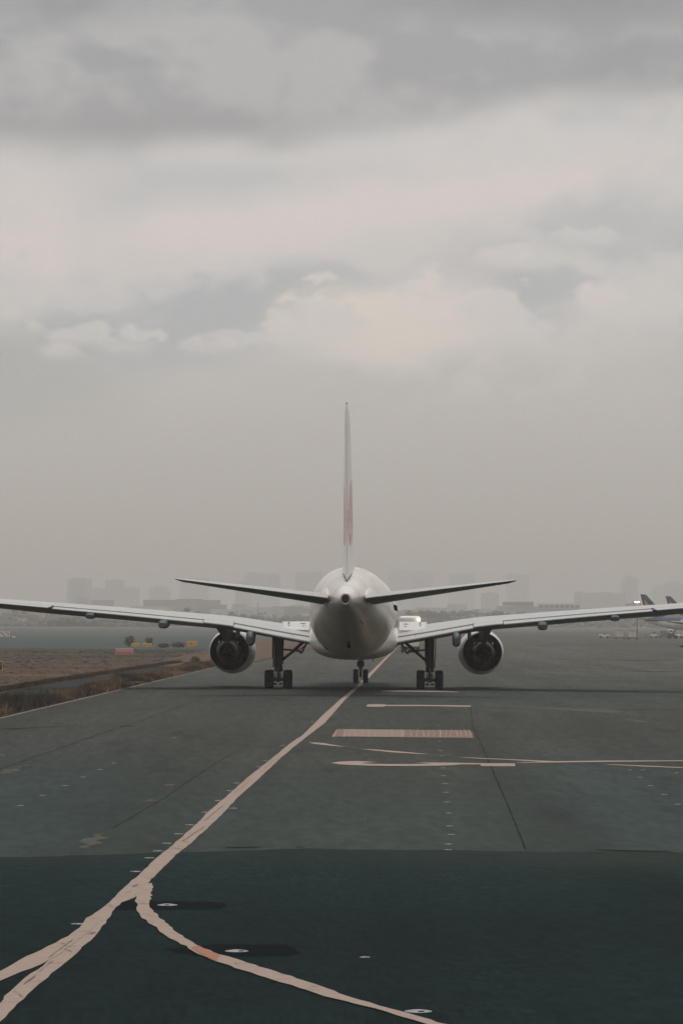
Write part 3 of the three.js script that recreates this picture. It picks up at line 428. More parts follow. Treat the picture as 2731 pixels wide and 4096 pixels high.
  for (const s of [1, -1]) {
    const w = part('wing', jet);
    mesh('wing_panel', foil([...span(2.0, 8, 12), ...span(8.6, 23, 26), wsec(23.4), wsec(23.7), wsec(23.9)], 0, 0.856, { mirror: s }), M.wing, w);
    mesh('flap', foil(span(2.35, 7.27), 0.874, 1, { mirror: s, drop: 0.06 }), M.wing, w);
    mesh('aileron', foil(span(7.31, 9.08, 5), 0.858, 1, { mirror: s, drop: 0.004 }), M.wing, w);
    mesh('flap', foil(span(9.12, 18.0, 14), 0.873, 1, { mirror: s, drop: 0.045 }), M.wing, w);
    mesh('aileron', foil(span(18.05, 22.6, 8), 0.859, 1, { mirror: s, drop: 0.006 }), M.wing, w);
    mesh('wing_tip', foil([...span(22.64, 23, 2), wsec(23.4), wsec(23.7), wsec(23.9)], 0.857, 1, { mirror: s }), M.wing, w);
    // raised spoiler with cut corner, latches and hinges
    const sp = new THREE.Shape(); sp.moveTo(-0.84, 0); sp.lineTo(0.66, 0); sp.lineTo(0.86, 0.2); sp.lineTo(0.86, 0.56); sp.lineTo(-0.84, 0.58); sp.closePath();
    const put = (g) => g.scale(1, 1.36, 1).rotateX(-0.85).translate(s * 3.6, 3.58, -0.3);
    const flipx = (g) => { if (s > 0) return g; const h = nonIdx(g).clone().scale(-1, 1, 1); for (const k of Object.values(h.attributes)) { const a = k.array, m = k.itemSize; for (let i = 0; i < k.count; i += 3) for (let c = 0; c < m; c++) { const q = a[(i + 1) * m + c]; a[(i + 1) * m + c] = a[(i + 2) * m + c]; a[(i + 2) * m + c] = q; } } h.computeVertexNormals(); return h; };
    mesh('spoiler', put(flipx(new THREE.ExtrudeGeometry(sp, { depth: 0.05, bevelEnabled: true, bevelSize: 0.012, bevelThickness: 0.012, bevelSegments: 1 }))), M.spoiler, w);
    for (const [x, y, l] of [[-0.42, 0.42, 0.3], [-0.45, 0.26, 0.12], [0.46, 0.5, 0.12], [0.46, 0.42, 0.12], [0.46, 0.3, 0.12], [0.8, 0.45, 0.04], [0.8, 0.3, 0.04]]) mesh('latch', put(flipx(plain(l, 0.022, 0.02, x, y, 0.075))), M.seal, w);
    mesh('hinge_gap', put(flipx(plain(0.03, 0.58, 0.05, -0.87, 0.29, 0.04))), M.seal, w);
    // inboard step between spoiler and fuselage
    mesh('root_fillet', hull([[-4, 0.25, 3.5, 2.6], [0, 0.3, 3.75, 2.7], [3.1, 0.16, 3.05, 2.7]], lin(-4, 3.1, 12), 32).translate(s * 2.5, 0, 0), M.white, w);
    // panel joints seen along the trailing edge
    [5.45, 3.75, 7.29, 9.1].forEach((x, i) => { const q = wsec(x), L = i === 2 ? 0.24 : 0.14; mesh('panel_joint', plain(0.025, 0.03, 1.1, s * x, q.y + L + 0.02, q.z - 1.35), M.seal, w); });
    // canoe fairings under the flaps
    for (const [x, wd, top, bot, aft] of [[6.27, 0.52, 0.05, 0.98, 0.5], [11.45, 0.6, 0.03, 0.60, 0.75], [15.72, 0.56, 0.03, 0.44, 0.7]]) {
      const q = wsec(x), h = hull([[q.z - 3.8, 0.05, q.y - 0.1, q.y - 0.2], [q.z - 2.6, wd * 0.42, q.y + 0.05, q.y - bot * 0.75], [q.z - 1, wd * 0.5, q.y - top, q.y - bot], [q.z + aft * 0.4, wd * 0.46, q.y - top - 0.08, q.y - bot], [q.z + aft, wd * 0.3, q.y - bot * 0.45, q.y - bot * 0.9]], lin(q.z - 3.8, q.z + aft, 24), 28, 3);
      mesh('flap_fairing', h.translate(s * x, 0, 0), M.wingGrey, w);
    }
    const q2 = wsec(7.05); mesh('flap_hinge', box(0.22, 0.42, 1.2, s * 7.05, q2.y - 0.42, q2.z - 0.9, 0.06), M.wingGrey, w);
    const q3 = wsec(18.02); mesh('flap_hinge', merge([box(0.2, 0.16, 0.7, s * 18.03, q3.y - 0.02, q3.z - 0.25, 0.04), box(0.09, 0.1, 0.3, s * 17.9, q3.y + 0.1, q3.z - 0.3, 0.03)]), M.gear, w);
    // engine
    const e = part('engine', jet); e.position.set(s * 7.97, 2.25, -5.2); e.rotation.y = s * 2.0 * Math.PI / 180;
    const lathe = (pts, n = 80) => new THREE.LatheGeometry(pts.map(([r, z]) => new THREE.Vector2(r, z)), n).rotateX(Math.PI / 2);
    mesh('nacelle', lathe([[1.02, -3.6], [1.10, -4.35], [1.17, -4.5], [1.26, -4.42], [1.36, -4.0], [1.43, -3.2], [1.445, -2.4], [1.41, -1.5], [1.33, -0.7], [1.245, -0.04], [1.235, 0], [1.222, -0.01], [1.215, -0.08], [1.24, -0.8], [1.24, -2.2]]), M.nacelle, e);
    mesh('fan_duct', lathe([[1.209, -0.02], [1.20, -0.06], [1.225, -0.8], [1.22, -1.7], [0.5, -1.75]]), M.duct, e);
    mesh('core_cowl', lathe([[0.86, -1.74], [0.9, -1.0], [0.87, -0.3], [0.78, 0.5], [0.66, 1.2], [0.56, 1.75], [0.55, 1.8], [0.47, 1.82]]), M.cowl, e);
    mesh('core_nozzle', lathe([[0.54, 1.76], [0.53, 1.9], [0.47, 2.2], [0.455, 2.22], [0.44, 2.18], [0.44, 1.3], [0.1, 1.28]], 60), M.nozzle, e);
    mesh('exhaust_plug', lathe([[0.3, 1.3], [0.27, 1.7], [0.16, 2.1], [0.01, 2.4]], 40), M.nozzle, e);
    const py = new THREE.Shape(); py.moveTo(-4.2, 1.25); py.lineTo(-3.2, 1.75); py.lineTo(0.2, 1.72); py.lineTo(6.4, 1.62); py.lineTo(6.0, 1.45); py.lineTo(3.2, 0.75); py.lineTo(1.6, 0.45); py.lineTo(0, 0.8); py.lineTo(-1.5, 0.9); py.closePath();
    const pg = new THREE.ExtrudeGeometry(py, { depth: 0.42, bevelEnabled: true, bevelSize: 0.05, bevelThickness: 0.05, bevelSegments: 2 }).translate(0, 0, -0.21).rotateY(-Math.PI / 2);
    { const p = pg.attributes.position; for (let i = 0; i < p.count; i++) { const k = smoothstep(p.getY(i), 0.4, 1.6); p.setX(i, p.getX(i) * (0.3 + 0.8 * k)); } pg.computeVertexNormals(); }
    mesh('pylon', pg, M.pylon, e);
    // little tabs at the nozzle that catch the light
    for (const [a, l] of [[0.75, 0.35], [2.35, 0.3]]) mesh('cowl_bracket', box(0.09, 0.16, l, Math.cos(a) * 0.8, Math.sin(a) * 0.8, 0.7, 0.03), M.chrome, e);
    // main landing gear
    const L = part('main_landing_gear', jet), X = s * 4.66, up = (x, y, z = 0) => V(X + s * x, y, z);
    mesh('strut', merge([rod(up(0, 1.35), up(-0.02, 3.4), 0.23, 0.26, 20), rod(up(0, 1.05), up(0, 1.4), 0.28, 0.25, 20), rod(up(0.2, 1.1, 0.05), up(0.23, 3.2, 0.05), 0.04), rod(up(-0.27, 1.5, 0.1), up(-0.3, 3.2, 0.1), 0.03), rod(up(0.1, 1.2, 0.25), up(0.12, 3.1, 0.25), 0.035)]), M.gear, L);
    mesh('piston', rod(up(0, 0.55), up(0, 1.1), 0.14, 0.14, 20), M.chrome, L);
    mesh('torque_link', merge([rod(up(0, 1.25, 0.28), up(0, 0.98, 0.55), 0.06, 0.05), rod(up(0, 0.98, 0.55), up(0, 0.68, 0.2), 0.05, 0.07), rod(up(0.12, 1.1, 0.2), up(0.2, 0.7, 0.3), 0.03), rod(up(-0.12, 1.1, 0.2), up(-0.2, 0.7, 0.3), 0.03), box(0.12, 0.16, 0.1, X + 0.05, 0.86, 0.3, 0.03)]), M.hub, L);
    mesh('side_brace', merge([rod(up(-0.2, 1.72), up(-1.0, 2.4), 0.085), rod(up(-0.95, 2.36), up(-1.72, 3.05), 0.1), rod(up(-0.28, 1.9, 0.15), up(-1.25, 2.45, 0.1), 0.035)]), M.gear, L);
    mesh('lock_link', merge([rod(up(-0.2, 2.42), up(-0.95, 2.36), 0.055), rod(up(-0.95, 2.36), up(-1.45, 2.25), 0.045), rod(up(-1.45, 2.25), up(-1.8, 2.95), 0.055), rod(up(-1.2, 2.3), up(-1.75, 2.75), 0.035), rod(up(-1.48, 2.22), up(-1.3, 2.22), 0.06)]), M.gear, L);
    mesh('gear_door', merge([box(0.06, 1.5, 1.9, X + s * 0.34, 2.62, -0.1, 0.03), box(0.07, 0.6, 0.5, X + s * 0.3, 1.6, 0.1, 0.03)]), M.gear, L);
    mesh('bogie_beam', merge([rod(up(0, 0.56, -0.8), up(0, 0.56, 0.8), 0.15, 0.15, 18), rod(up(-0.6, 0.575, 0.71), up(0.6, 0.575, 0.71), 0.1), rod(up(-0.6, 0.575, -0.71), up(0.6, 0.575, -0.71), 0.1), box(0.2, 0.12, 0.2, X - 0.16, 0.3, 0.62, 0.03), box(0.2, 0.12, 0.2, X + 0.16, 0.3, 0.62, 0.03), box(0.3, 0.3, 0.3, X, 0.57, 0.72, 0.08)]), M.gear, L);
    for (const dx of [-0.57, 0.57]) for (const dz of [-0.71, 0.71]) { mesh('tyre', tyre(0.58, 0.5).translate(X + dx, 0.575, dz), M.rubber, L); mesh('wheel_hub', hubs(0.27, 0.34).translate(X + dx, 0.575, dz), M.hub, L); }
  }
  // nose gear
  const n = part('nose_landing_gear', jet), Z = -22.76;
  mesh('strut', merge([rod(V(0, 0.9, Z), V(0, 2.3, Z), 0.13, 0.15, 18), box(0.5, 0.42, 0.34, 0, 1.3, Z + 0.05, 0.06), rod(V(0, 1.5, Z), V(0, 2.1, Z - 1.2), 0.06), box(0.24, 0.3, 0.3, 0, 1.75, Z, 0.05)]), M.gear, n);
  mesh('piston', rod(V(0, 0.4, Z), V(0, 0.95, Z), 0.085, 0.085, 16), M.hub, n);
  mesh('torque_link', merge([rod(V(0, 1.05, Z + 0.16), V(0, 0.8, Z + 0.36), 0.05), rod(V(0, 0.8, Z + 0.36), V(0, 0.5, Z + 0.12), 0.05)]), M.gear, n);
  for (const dx of [-0.33, 0.33]) { mesh('tyre', tyre(0.47, 0.35).translate(dx, 0.465, Z), M.rubber, n); mesh('wheel_hub', hubs(0.2, 0.22).translate(dx, 0.465, Z), M.hub, n); }
  for (const dx of [-0.42, 0.42]) mesh('gear_door', box(0.04, 0.62, 1.6, dx * 1.05, 1.95, Z + 0.1, 0.015), M.white, n);
  mesh('drain_mast', box(0.05, 0.32, 0.2, 1.2, 1.85, 2.5, 0.02), M.seal, jet);
}
function tyre(r, w) {
  const h = w / 2, p = [[r * 0.52, -h * 0.78], [r * 0.7, -h * 0.98], [r * 0.86, -h], [r * 0.95, -h * 0.88], [r * 0.99, -h * 0.66]];
  for (const g of [-0.42, -0.14, 0.14, 0.42]) p.push([r, h * (g - 0.05)], [r - 0.014, h * (g - 0.025)], [r - 0.014, h * (g + 0.025)], [r, h * (g + 0.05)]);
  p.push([r * 0.99, h * 0.66], [r * 0.95, h * 0.88], [r * 0.86, h], [r * 0.7, h * 0.98], [r * 0.52, h * 0.78]);
  return new THREE.LatheGeometry(p.map(([a, b]) => new THREE.Vector2(a, b)), 44).rotateZ(Math.PI / 2);
}
function hubs(r, w) { const h = w / 2; return new THREE.LatheGeometry([[0.01, -h * 0.7], [r * 0.5, -h * 0.7], [r * 0.7, -h], [r * 1.12, -h * 1.05], [r * 1.12, h * 1.05], [r * 0.7, h], [r * 0.5, h * 0.7], [0.01, h * 0.7]].map(([a, b]) => new THREE.Vector2(a, b)), 28).rotateZ(Math.PI / 2); }

// ---------------------------------------------------------------- parked airliners
function parked(label, pos, turn, emblem) {
  const t = thing('parked_airliner', label, 'airplane', pos, turn);
  const NAVY = [0.024, 0.042, 0.095], WHITE = [0.88, 0.83, 0.765];
  const T = [[-21, 0.05, 4.0, 3.8], [-20, 0.8, 4.9, 3.0], [-18, 1.55, 5.9, 2.4], [-15.5, 1.95, 6.35, 2.2], [4, 1.98, 6.4, 2.2], [8, 1.85, 6.38, 2.55], [11.5, 1.4, 6.2, 3.25], [14.5, 0.75, 5.75, 4.0], [16.3, 0.3, 5.2, 4.45]];
  const g = paintHull(hull(T, [...lin(-21, -15.5, 12), ...lin(-14, 3, 18), ...lin(3.4, 16.3, 48)], 64), (x, y, z) => (y > 5.0 - 0.02 * z && z > 2.2 + 2.2 * (6.4 - y) ? NAVY : WHITE));
  mesh('fuselage', g, M.whiteV, t);
  const secs = [[6.0, 16.0, 6.3, 0.09], [8, 16.5, 4.7, 0.09], [10, 17.05, 3.3, 0.09], [12.3, 17.7, 1.75, 0.09], [12.45, 17.75, 1.3, 0.04]].map(([y, z, c, th]) => ({ x: 0, y, z, c, t: th }));
  const fin = mesh('fin', foil(secs, 0, 1, { fin: true }), std([0.022, 0.040, 0.092], 0.4, 0), t);
  for (const s of [1, -1]) {
    const half = (y) => 0.052 * interp([[6.0, 6.3], [8, 4.7], [10, 3.3], [12.3, 1.75]], y)[0] + 0.012, eg = new THREE.BufferGeometry(), ep = [];
    const rows = lin(6.6, 11.1, 8).map((y) => { const k = (11.1 - y) / 4.5; return [V(s * half(y), y, 16.5 - 0.55 * k), V(s * half(y), y, 16.45 - 3.6 * k)]; });
    for (let i = 0; i < 8; i++) { const [a, b] = rows[i], [c, d] = rows[i + 1]; for (const v of [a, b, c, b, d, c]) ep.push(v.x, v.y, v.z); }
    eg.setAttribute('position', new THREE.Float32BufferAttribute(ep, 3)); eg.computeVertexNormals(); mesh('tail_emblem', eg, std(emblem, 0.5), fin);
    mesh('tailplane', foil([[0.5, 5.0, 14.6, 3.6, 0.1], [6.2, 5.55, 17.4, 1.4, 0.09], [6.35, 5.56, 17.5, 0.8, 0.04]].map(([x, y, z, c, th]) => ({ x, y, z, c, t: th, tw: -0.5 })), 0, 1, { mirror: s }), M.wingGrey, t);
    const w = part('wing', t);
    mesh('wing_panel', foil([[1.6, 3.2, 2.2, 7.0, 0.12], [6.5, 3.7, 2.6, 4.2, 0.11], [17, 4.8, 6.4, 1.6, 0.1]].map(([x, y, z, c, th]) => ({ x, y, z, c, t: th, tw: 1 })), 0, 1, { mirror: s }), M.wing, w);
    mesh('engine', new THREE.LatheGeometry([[0.4, 1.6], [0.7, 0.6], [1.0, -0.4], [1.1, -1.6], [0.98, -2.5], [0.85, -2.4]].map(([r, z]) => new THREE.Vector2(r, z)), 36).rotateX(Math.PI / 2).translate(s * 5.75, 2.0, -3), M.nacelle, w);
    const wins = []; for (let z = -15; z < 9.2; z += 0.53) wins.push(plain(0.06, 0.34, 0.24, s * (interp(T, z)[0] * 0.995), 4.62, z)); mesh('window', merge(wins), M.glass, t).userData.kind = 'stuff';
    mesh('cheat_line', plain(0.04, 0.1, 7, s * 1.86, 3.55, 3.5), M.seal, t); mesh('cargo_door', plain(0.05, 0.1, 1.6, s * 1.55, 2.98, 9), M.seal, t);
    for (const dx of [-0.45, 0.45]) mesh('tyre', tyre(0.57, 0.42).translate(s * 3.8 + dx, 0.57, 0), M.rubber, t);
    mesh('landing_gear', rod(V(s * 3.8, 0.5, 0), V(s * 3.6, 3.2, 0), 0.16), M.gear, t);
  }
  mesh('landing_gear', rod(V(0, 0.4, -16), V(0, 2.5, -16), 0.12), M.gear, t);
  for (const dx of [-0.28, 0.28]) mesh('tyre', tyre(0.38, 0.25).translate(dx, 0.38, -16), M.rubber, t);
  return t;
}
{
  const tail = at(2578, 2490, 1090), a = -110 * Math.PI / 180, f = V(Math.cos(20 * Math.PI / 180), 0, Math.sin(20 * Math.PI / 180));
  parked('white airliner with navy tail and orange wedge on the fin, nearer of the parked pair', [tail.x + f.x * 16.3, 0, tail.z + f.z * 16.3], a, [0.62, 0.25, 0.11]);
  const t2 = at(2678, 2490, 1160);
  parked('white airliner with gold wedge on its navy fin, partly hidden behind the nearer parked one', [t2.x + f.x * 16.3, 0, t2.z + f.z * 16.3], a, [0.6, 0.42, 0.12]);
}

// ---------------------------------------------------------------- ground vehicles on the far apron
const truckWhite = std([0.72, 0.70, 0.66], 0.5), darkSteel = std([0.06, 0.065, 0.065], 0.7), cartonTan = std([0.62, 0.53, 0.42], 0.8), greyPanel = std([0.2, 0.22, 0.22], 0.8);
const wheel = (parent, x, z, r = 0.34, w = 0.24) => { mesh('tyre', tyre(r, w).rotateY(Math.PI / 2).translate(x, r, z), M.rubber, parent); };
function tug(label, px, py, s = 1) {
  const p = ground(px, py), t = thing('baggage_tractor', label, 'tractor', [p.x, 0, p.z]);
  const b = new THREE.Shape(); b.moveTo(-1.5, 0.4); b.lineTo(1.45, 0.4); b.lineTo(1.5, 0.95); b.lineTo(0.5, 1.05); b.lineTo(0.35, 0.72); b.lineTo(-0.2, 0.72); b.lineTo(-0.35, 1.0); b.lineTo(-1.5, 0.9); b.closePath();
  mesh('body', new THREE.ExtrudeGeometry(b, { depth: 1.2, bevelEnabled: true, bevelSize: 0.05, bevelThickness: 0.05, bevelSegments: 2 }).translate(0, 0, -0.6), truckWhite, t);
  for (const z of [-0.3, 0.3]) mesh('seat', merge([box(0.42, 0.12, 0.44, -0.02, 0.84, z, 0.04), box(0.12, 0.6, 0.44, 0.22, 1.15, z, 0.04)]), M.black, t);
  mesh('steering_wheel', merge([new THREE.TorusGeometry(0.18, 0.03, 8, 20).rotateY(1.2).translate(-0.5, 1.22, 0.3), rod(V(-0.7, 0.9, 0.3), V(-0.5, 1.22, 0.3), 0.03)]), M.black, t);
  mesh('roll_bar', merge([rod(V(0.75, 0.95, -0.5), V(0.7, 1.42, -0.5), 0.045), rod(V(0.75, 0.95, 0.5), V(0.7, 1.42, 0.5), 0.045), rod(V(0.7, 1.42, -0.5), V(0.7, 1.42, 0.5), 0.05)]), M.black, t);
  for (const x of [-1.0, 0.95]) for (const z of [-0.6, 0.6]) wheel(t, x, z, 0.36, 0.26);
  for (const z of [-0.4, 0.4]) mesh('headlight', new THREE.CylinderGeometry(0.1, 0.1, 0.06, 16).rotateZ(Math.PI / 2).translate(-1.56, 0.72, z), M.hub, t);
  t.scale.setScalar(s); return t;
}
tug('white open baggage tractor leading the two box-laden dollies on the apron', 2415, 2552, 0.98);
function dolly(label, x, z, turn = 0, group) {
  const t = thing('cargo_dolly', label, 'dolly', [x, 0, z], turn, group);
  mesh('deck', merge([box(3.0, 0.12, 1.9, 0, 0.5, 0, 0.02), plain(2.8, 0.1, 0.12, 0, 0.4, 0.7), plain(2.8, 0.1, 0.12, 0, 0.4, -0.7)]), greyPanel, t);
  mesh('tow_bar', merge([rod(V(-1.45, 0.45, 0.3), V(-2.6, 0.32, 0), 0.05), rod(V(-1.45, 0.45, -0.3), V(-2.6, 0.32, 0), 0.05), new THREE.TorusGeometry(0.1, 0.03, 8, 16).rotateX(Math.PI / 2).translate(-2.7, 0.32, 0)]), darkSteel, t);
  for (const dx of [-1.1, 1.1]) for (const dz of [-0.7, 0.7]) wheel(t, dx, dz, 0.24, 0.18);
  return t;
}
function container(label, x, y, z) {
  const t = thing('cargo_container', label, 'container', [x, y, z]);
  const s = new THREE.Shape(); s.moveTo(-0.72, 0); s.lineTo(1.02, 0); s.lineTo(1.02, 1.62); s.lineTo(-1.05, 1.62); s.lineTo(-1.05, 0.42); s.closePath();
  mesh('shell', new THREE.ExtrudeGeometry(s, { depth: 1.4, bevelEnabled: true, bevelSize: 0.02, bevelThickness: 0.02, bevelSegments: 1 }).translate(0, 0, -0.7), cartonTan, t);
  mesh('rim', merge([plain(2.1, 0.06, 0.05, 0, 1.62, 0.74), plain(1.76, 0.06, 0.05, 0.15, 0.02, 0.74), plain(0.06, 1.6, 0.05, 1.0, 0.82, 0.745), plain(0.06, 1.2, 0.05, -1.03, 1.02, 0.745), plain(0.04, 1.5, 0.03, 0.1, 0.82, 0.735)]), M.hub, t);
  return t;
}
{
  const a = ground(2478, 2557), b = ground(2528, 2557.5);
  dolly('cargo dolly hitched right behind the white tractor, carrying a tan box', a.x, a.z); container('tan cargo container on the dolly nearer to the tractor', a.x - 0.1, 0.57, a.z);
  dolly('rear cargo dolly of the tractor train, carrying the second tan box', b.x, b.z); container('tan cargo container on the rear dolly, farther from the tractor', b.x - 0.1, 0.57, b.z);
}
{ // small white service car with a rack
  const p = ground(2613, 2552), t = thing('service_car', 'small white service car with a dark trailer, beneath the tail of the parked airliner', 'car', [p.x, 0, p.z]);
  mesh('body', merge([box(1.9, 0.42, 1.3, 0, 0.5, 0, 0.1), box(1.55, 0.3, 1.2, -0.05, 0.86, 0, 0.1)]), truckWhite, t);
  mesh('bumper', plain(1.92, 0.1, 1.32, 0, 0.56, 0.01), M.seal, t);
  mesh('roof_rack', merge([plain(1.3, 0.05, 1.0, 0, 1.42, 0), ...[-0.6, 0.6].flatMap((x) => [-0.45, 0.45].map((z) => rod(V(x, 1, z), V(x, 1.42, z), 0.03))), box(0.5, 0.24, 0.4, 0.2, 1.56, 0, 0.05)]), darkSteel, t);
  for (const x of [-0.65, 0.65]) for (const z of [-0.6, 0.6]) wheel(t, x, z, 0.28, 0.2);
  const q = ground(2589, 2551.5); dolly('low empty dark dolly just left of the small white service car', q.x, q.z).scale.setScalar(0.62);
}
{ // dollies with grey crates, loader, tow truck under the parked jet
  const p = ground(2655, 2552.5); dolly('dark cargo dolly with grey crates, right of the small white service car', p.x, p.z);
  const c = thing('cargo_crate', 'large grey crate on the dark dolly under the parked airliner', 'crate', [p.x - 0.3, 0.57, p.z]); mesh('box', box(1.7, 1.5, 1.4, 0, 0.75, 0, 0.04), greyPanel, c); mesh('batten', merge([plain(1.72, 0.08, 1.42, 0, 0.3, 0), plain(1.72, 0.08, 1.42, 0, 1.2, 0)]), darkSteel, c);
  const c2 = thing('cargo_crate', 'narrow dark blue crate standing at the right end of the same dolly', 'crate', [p.x + 1.15, 0.57, p.z]); mesh('box', box(0.6, 1.65, 1.2, 0, 0.82, 0, 0.04), std([0.05, 0.06, 0.09], 0.7), c2); mesh('batten', merge([plain(0.62, 0.06, 1.22, 0, 0.4, 0), plain(0.62, 0.06, 1.22, 0, 1.3, 0)]), darkSteel, c2);
  const l = ground(2686, 2555), t = thing('cargo_loader', 'white and dark cargo loader with raised cab, right of the grey crates', 'loader', [l.x, 0, l.z]);
  mesh('cab', box(1.3, 1.0, 1.4, -0.55, 2.0, 0, 0.08), truckWhite, t); mesh('window', merge([plain(0.5, 0.4, 0.05, -0.3, 2.05, 0.72), plain(0.3, 0.5, 0.05, -0.95, 1.85, 0.72)]), M.glass, t);
  mesh('chassis', merge([box(2.6, 0.5, 1.6, 0.2, 0.62, 0, 0.05), box(1.5, 0.5, 1.4, 0, 1.15, 0, 0.05)]), darkSteel, t); mesh('lift_arm', merge([rod(V(-0.6, 0.7, 0.6), V(1.2, 2.6, 0.6), 0.1), rod(V(-0.6, 0.7, -0.6), V(1.2, 2.6, -0.6), 0.1), rod(V(1.3, 0.7, 0.5), V(-0.3, 1.7, 0.5), 0.08)]), darkSteel, t);
  mesh('platform', box(2.0, 0.14, 1.6, 1.2, 2.68, 0, 0.04), std([0.1, 0.13, 0.12], 0.7), t); for (const x of [-0.7, 1.0]) for (const z of [-0.75, 0.75]) wheel(t, x, z, 0.4, 0.3);
  const k = ground(2712, 2553), v = thing('tow_truck', 'pale towing truck nosed against the dark cargo loader', 'truck', [k.x, 0, k.z]);
  mesh('body', merge([box(2.4, 0.7, 1.8, 0, 0.75, 0, 0.12), box(1.1, 0.6, 1.6, 0.55, 1.35, 0, 0.1)]), truckWhite, v); mesh('window', merge([plain(0.8, 0.34, 0.04, 0.55, 1.42, 0.81), plain(0.04, 0.34, 1.3, -0.02, 1.42, 0)]), M.glass, v); mesh('bumper', box(0.2, 0.3, 1.9, -1.25, 0.55, 0, 0.05), darkSteel, v); for (const x of [-0.75, 0.75]) for (const z of [-0.85, 0.85]) wheel(v, x, z, 0.42, 0.3);
  const f = ground(2722, 2591), w = thing('flat_cart', 'low dark flat cart standing alone on the apron at the right edge', 'cart', [f.x, 0, f.z]);
  mesh('deck', plain(1.5, 0.07, 1.0, 0, 0.42, 0), darkSteel, w); mesh('leg', plain(0.06, 0.28, 0.06, -0.66, 0.26, 0.4), darkSteel, w); mesh('handle', rod(V(0.7, 0.45, 0), V(1.15, 0.75, 0), 0.03), darkSteel, w); for (const x of [0.05, 0.4]) wheel(w, x, 0.3, 0.2, 0.16); mesh('axle_box', box(0.42, 0.24, 0.5, 0.22, 0.26, 0, 0.05), M.black, w);
}
const lampGlow = new THREE.MeshStandardMaterial({ color: 0xffffff, emissive: new THREE.Color(1, 0.97, 0.85), emissiveIntensity: 1.6 });
{ // white box truck beyond the right wing root
  const p = at(1641, 2489, 520), t = thing('box_truck', 'white high-sided truck with a lit lamp, beyond the right wing root', 'truck', [p.x, 0, p.z]);
  mesh('body', box(3.0, 3.5, 6, 0, 3.25, -3, 0.45), truckWhite, t); mesh('cab', box(2.3, 1.7, 1.9, 0, 1.6, 0.9, 0.25), truckWhite, t); mesh('window', plain(1.9, 0.7, 0.06, 0, 1.95, 1.84), M.glass, t); mesh('chassis', box(2.2, 0.4, 7.4, 0, 0.75, -2, 0.05), darkSteel, t);
  for (const z of [0.9, -4.2]) for (const x of [-1.05, 1.05]) mesh('tyre', tyre(0.5, 0.32).translate(x, 0.5, z), M.rubber, t);
  mesh('lamp', new THREE.SphereGeometry(0.15, 20, 14).translate(1.22, 4.55, 0.0), lampGlow, t);
  const L = new THREE.PointLight(0xfff4dc, 1.2, 30); L.position.set(1.22, 4.55, 0.3); L.castShadow = true; t.add(L);
}
{ // floodlight mast with two lit heads
  const p = at(2547, 2408, 1500), t = thing('floodlight_mast', 'tall mast with a pair of lit lamps, left of the parked airliner fins', 'light mast', [p.x, 0, p.z]);
  mesh('mast', rod(V(0, 0, 0), V(0, p.y + 0.4, 0), 0.25, 0.14), M.hub, t); mesh('cross_arm', rod(V(-0.9, p.y, 0), V(0.9, p.y, 0), 0.08), M.hub, t);
  for (const x of [-0.62, 0.55]) { mesh('lamp', new THREE.SphereGeometry(0.36, 18, 12).scale(1.15, 0.8, 0.6).translate(x, p.y, 0.2), lampGlow, t); const L = new THREE.PointLight(0xfff4dc, 40, 60); L.position.set(x, p.y, 0.7); L.castShadow = true; t.add(L); }
}

// ---------------------------------------------------------------- signs and small huts on the left
const font = await new FontLoader().loadAsync('fonts/droid/droid_sans_bold.typeface.json');
const yellow = std([0.62, 0.36, 0.05], 0.6), signYellow = std([0.60, 0.40, 0.06], 0.6), signBlack = std([0.012, 0.013, 0.013], 0.6), signRed = std([0.50, 0.17, 0.15], 0.65), signPink = std([0.52, 0.30, 0.265], 0.65);
function letters(str, h, mat, parent, x, y, z) { const g = new THREE.ShapeGeometry(font.generateShapes(str, h), 6); g.computeBoundingBox(); const b = g.boundingBox; g.translate(x - (b.min.x + b.max.x) / 2, y - (b.min.y + b.max.y) / 2, z); return mesh('letter', g, mat, parent); }
{
  const p = ground(12, 2689), k = 62440 / (2686 - 2483) / FOCAL, r = p.x, t = thing('taxiway_sign', 'black taxiway sign with yellow W and yellow border, cut off by the left edge', 'sign', [r - 0.62, 0, p.z]);
  mesh('panel', box(1.24, 0.72, 0.16, 0, 0.5, 0, 0.06), signBlack, t);
  mesh('border', merge([box(1.24, 0.045, 0.02, 0, 0.835, 0.09, 0.01), box(1.24, 0.045, 0.02, 0, 0.165, 0.09, 0.01), box(0.045, 0.63, 0.02, 0.597, 0.5, 0.09, 0.01), box(0.045, 0.63, 0.02, -0.597, 0.5, 0.09, 0.01)]), signYellow, t);
  letters('W', 0.42, signYellow, t, 0.2, 0.5, 0.084);
  for (const x of [-0.4, 0.4]) mesh('post', rod(V(x, 0, 0), V(x, 0.16, 0), 0.05), M.hub, t);
}
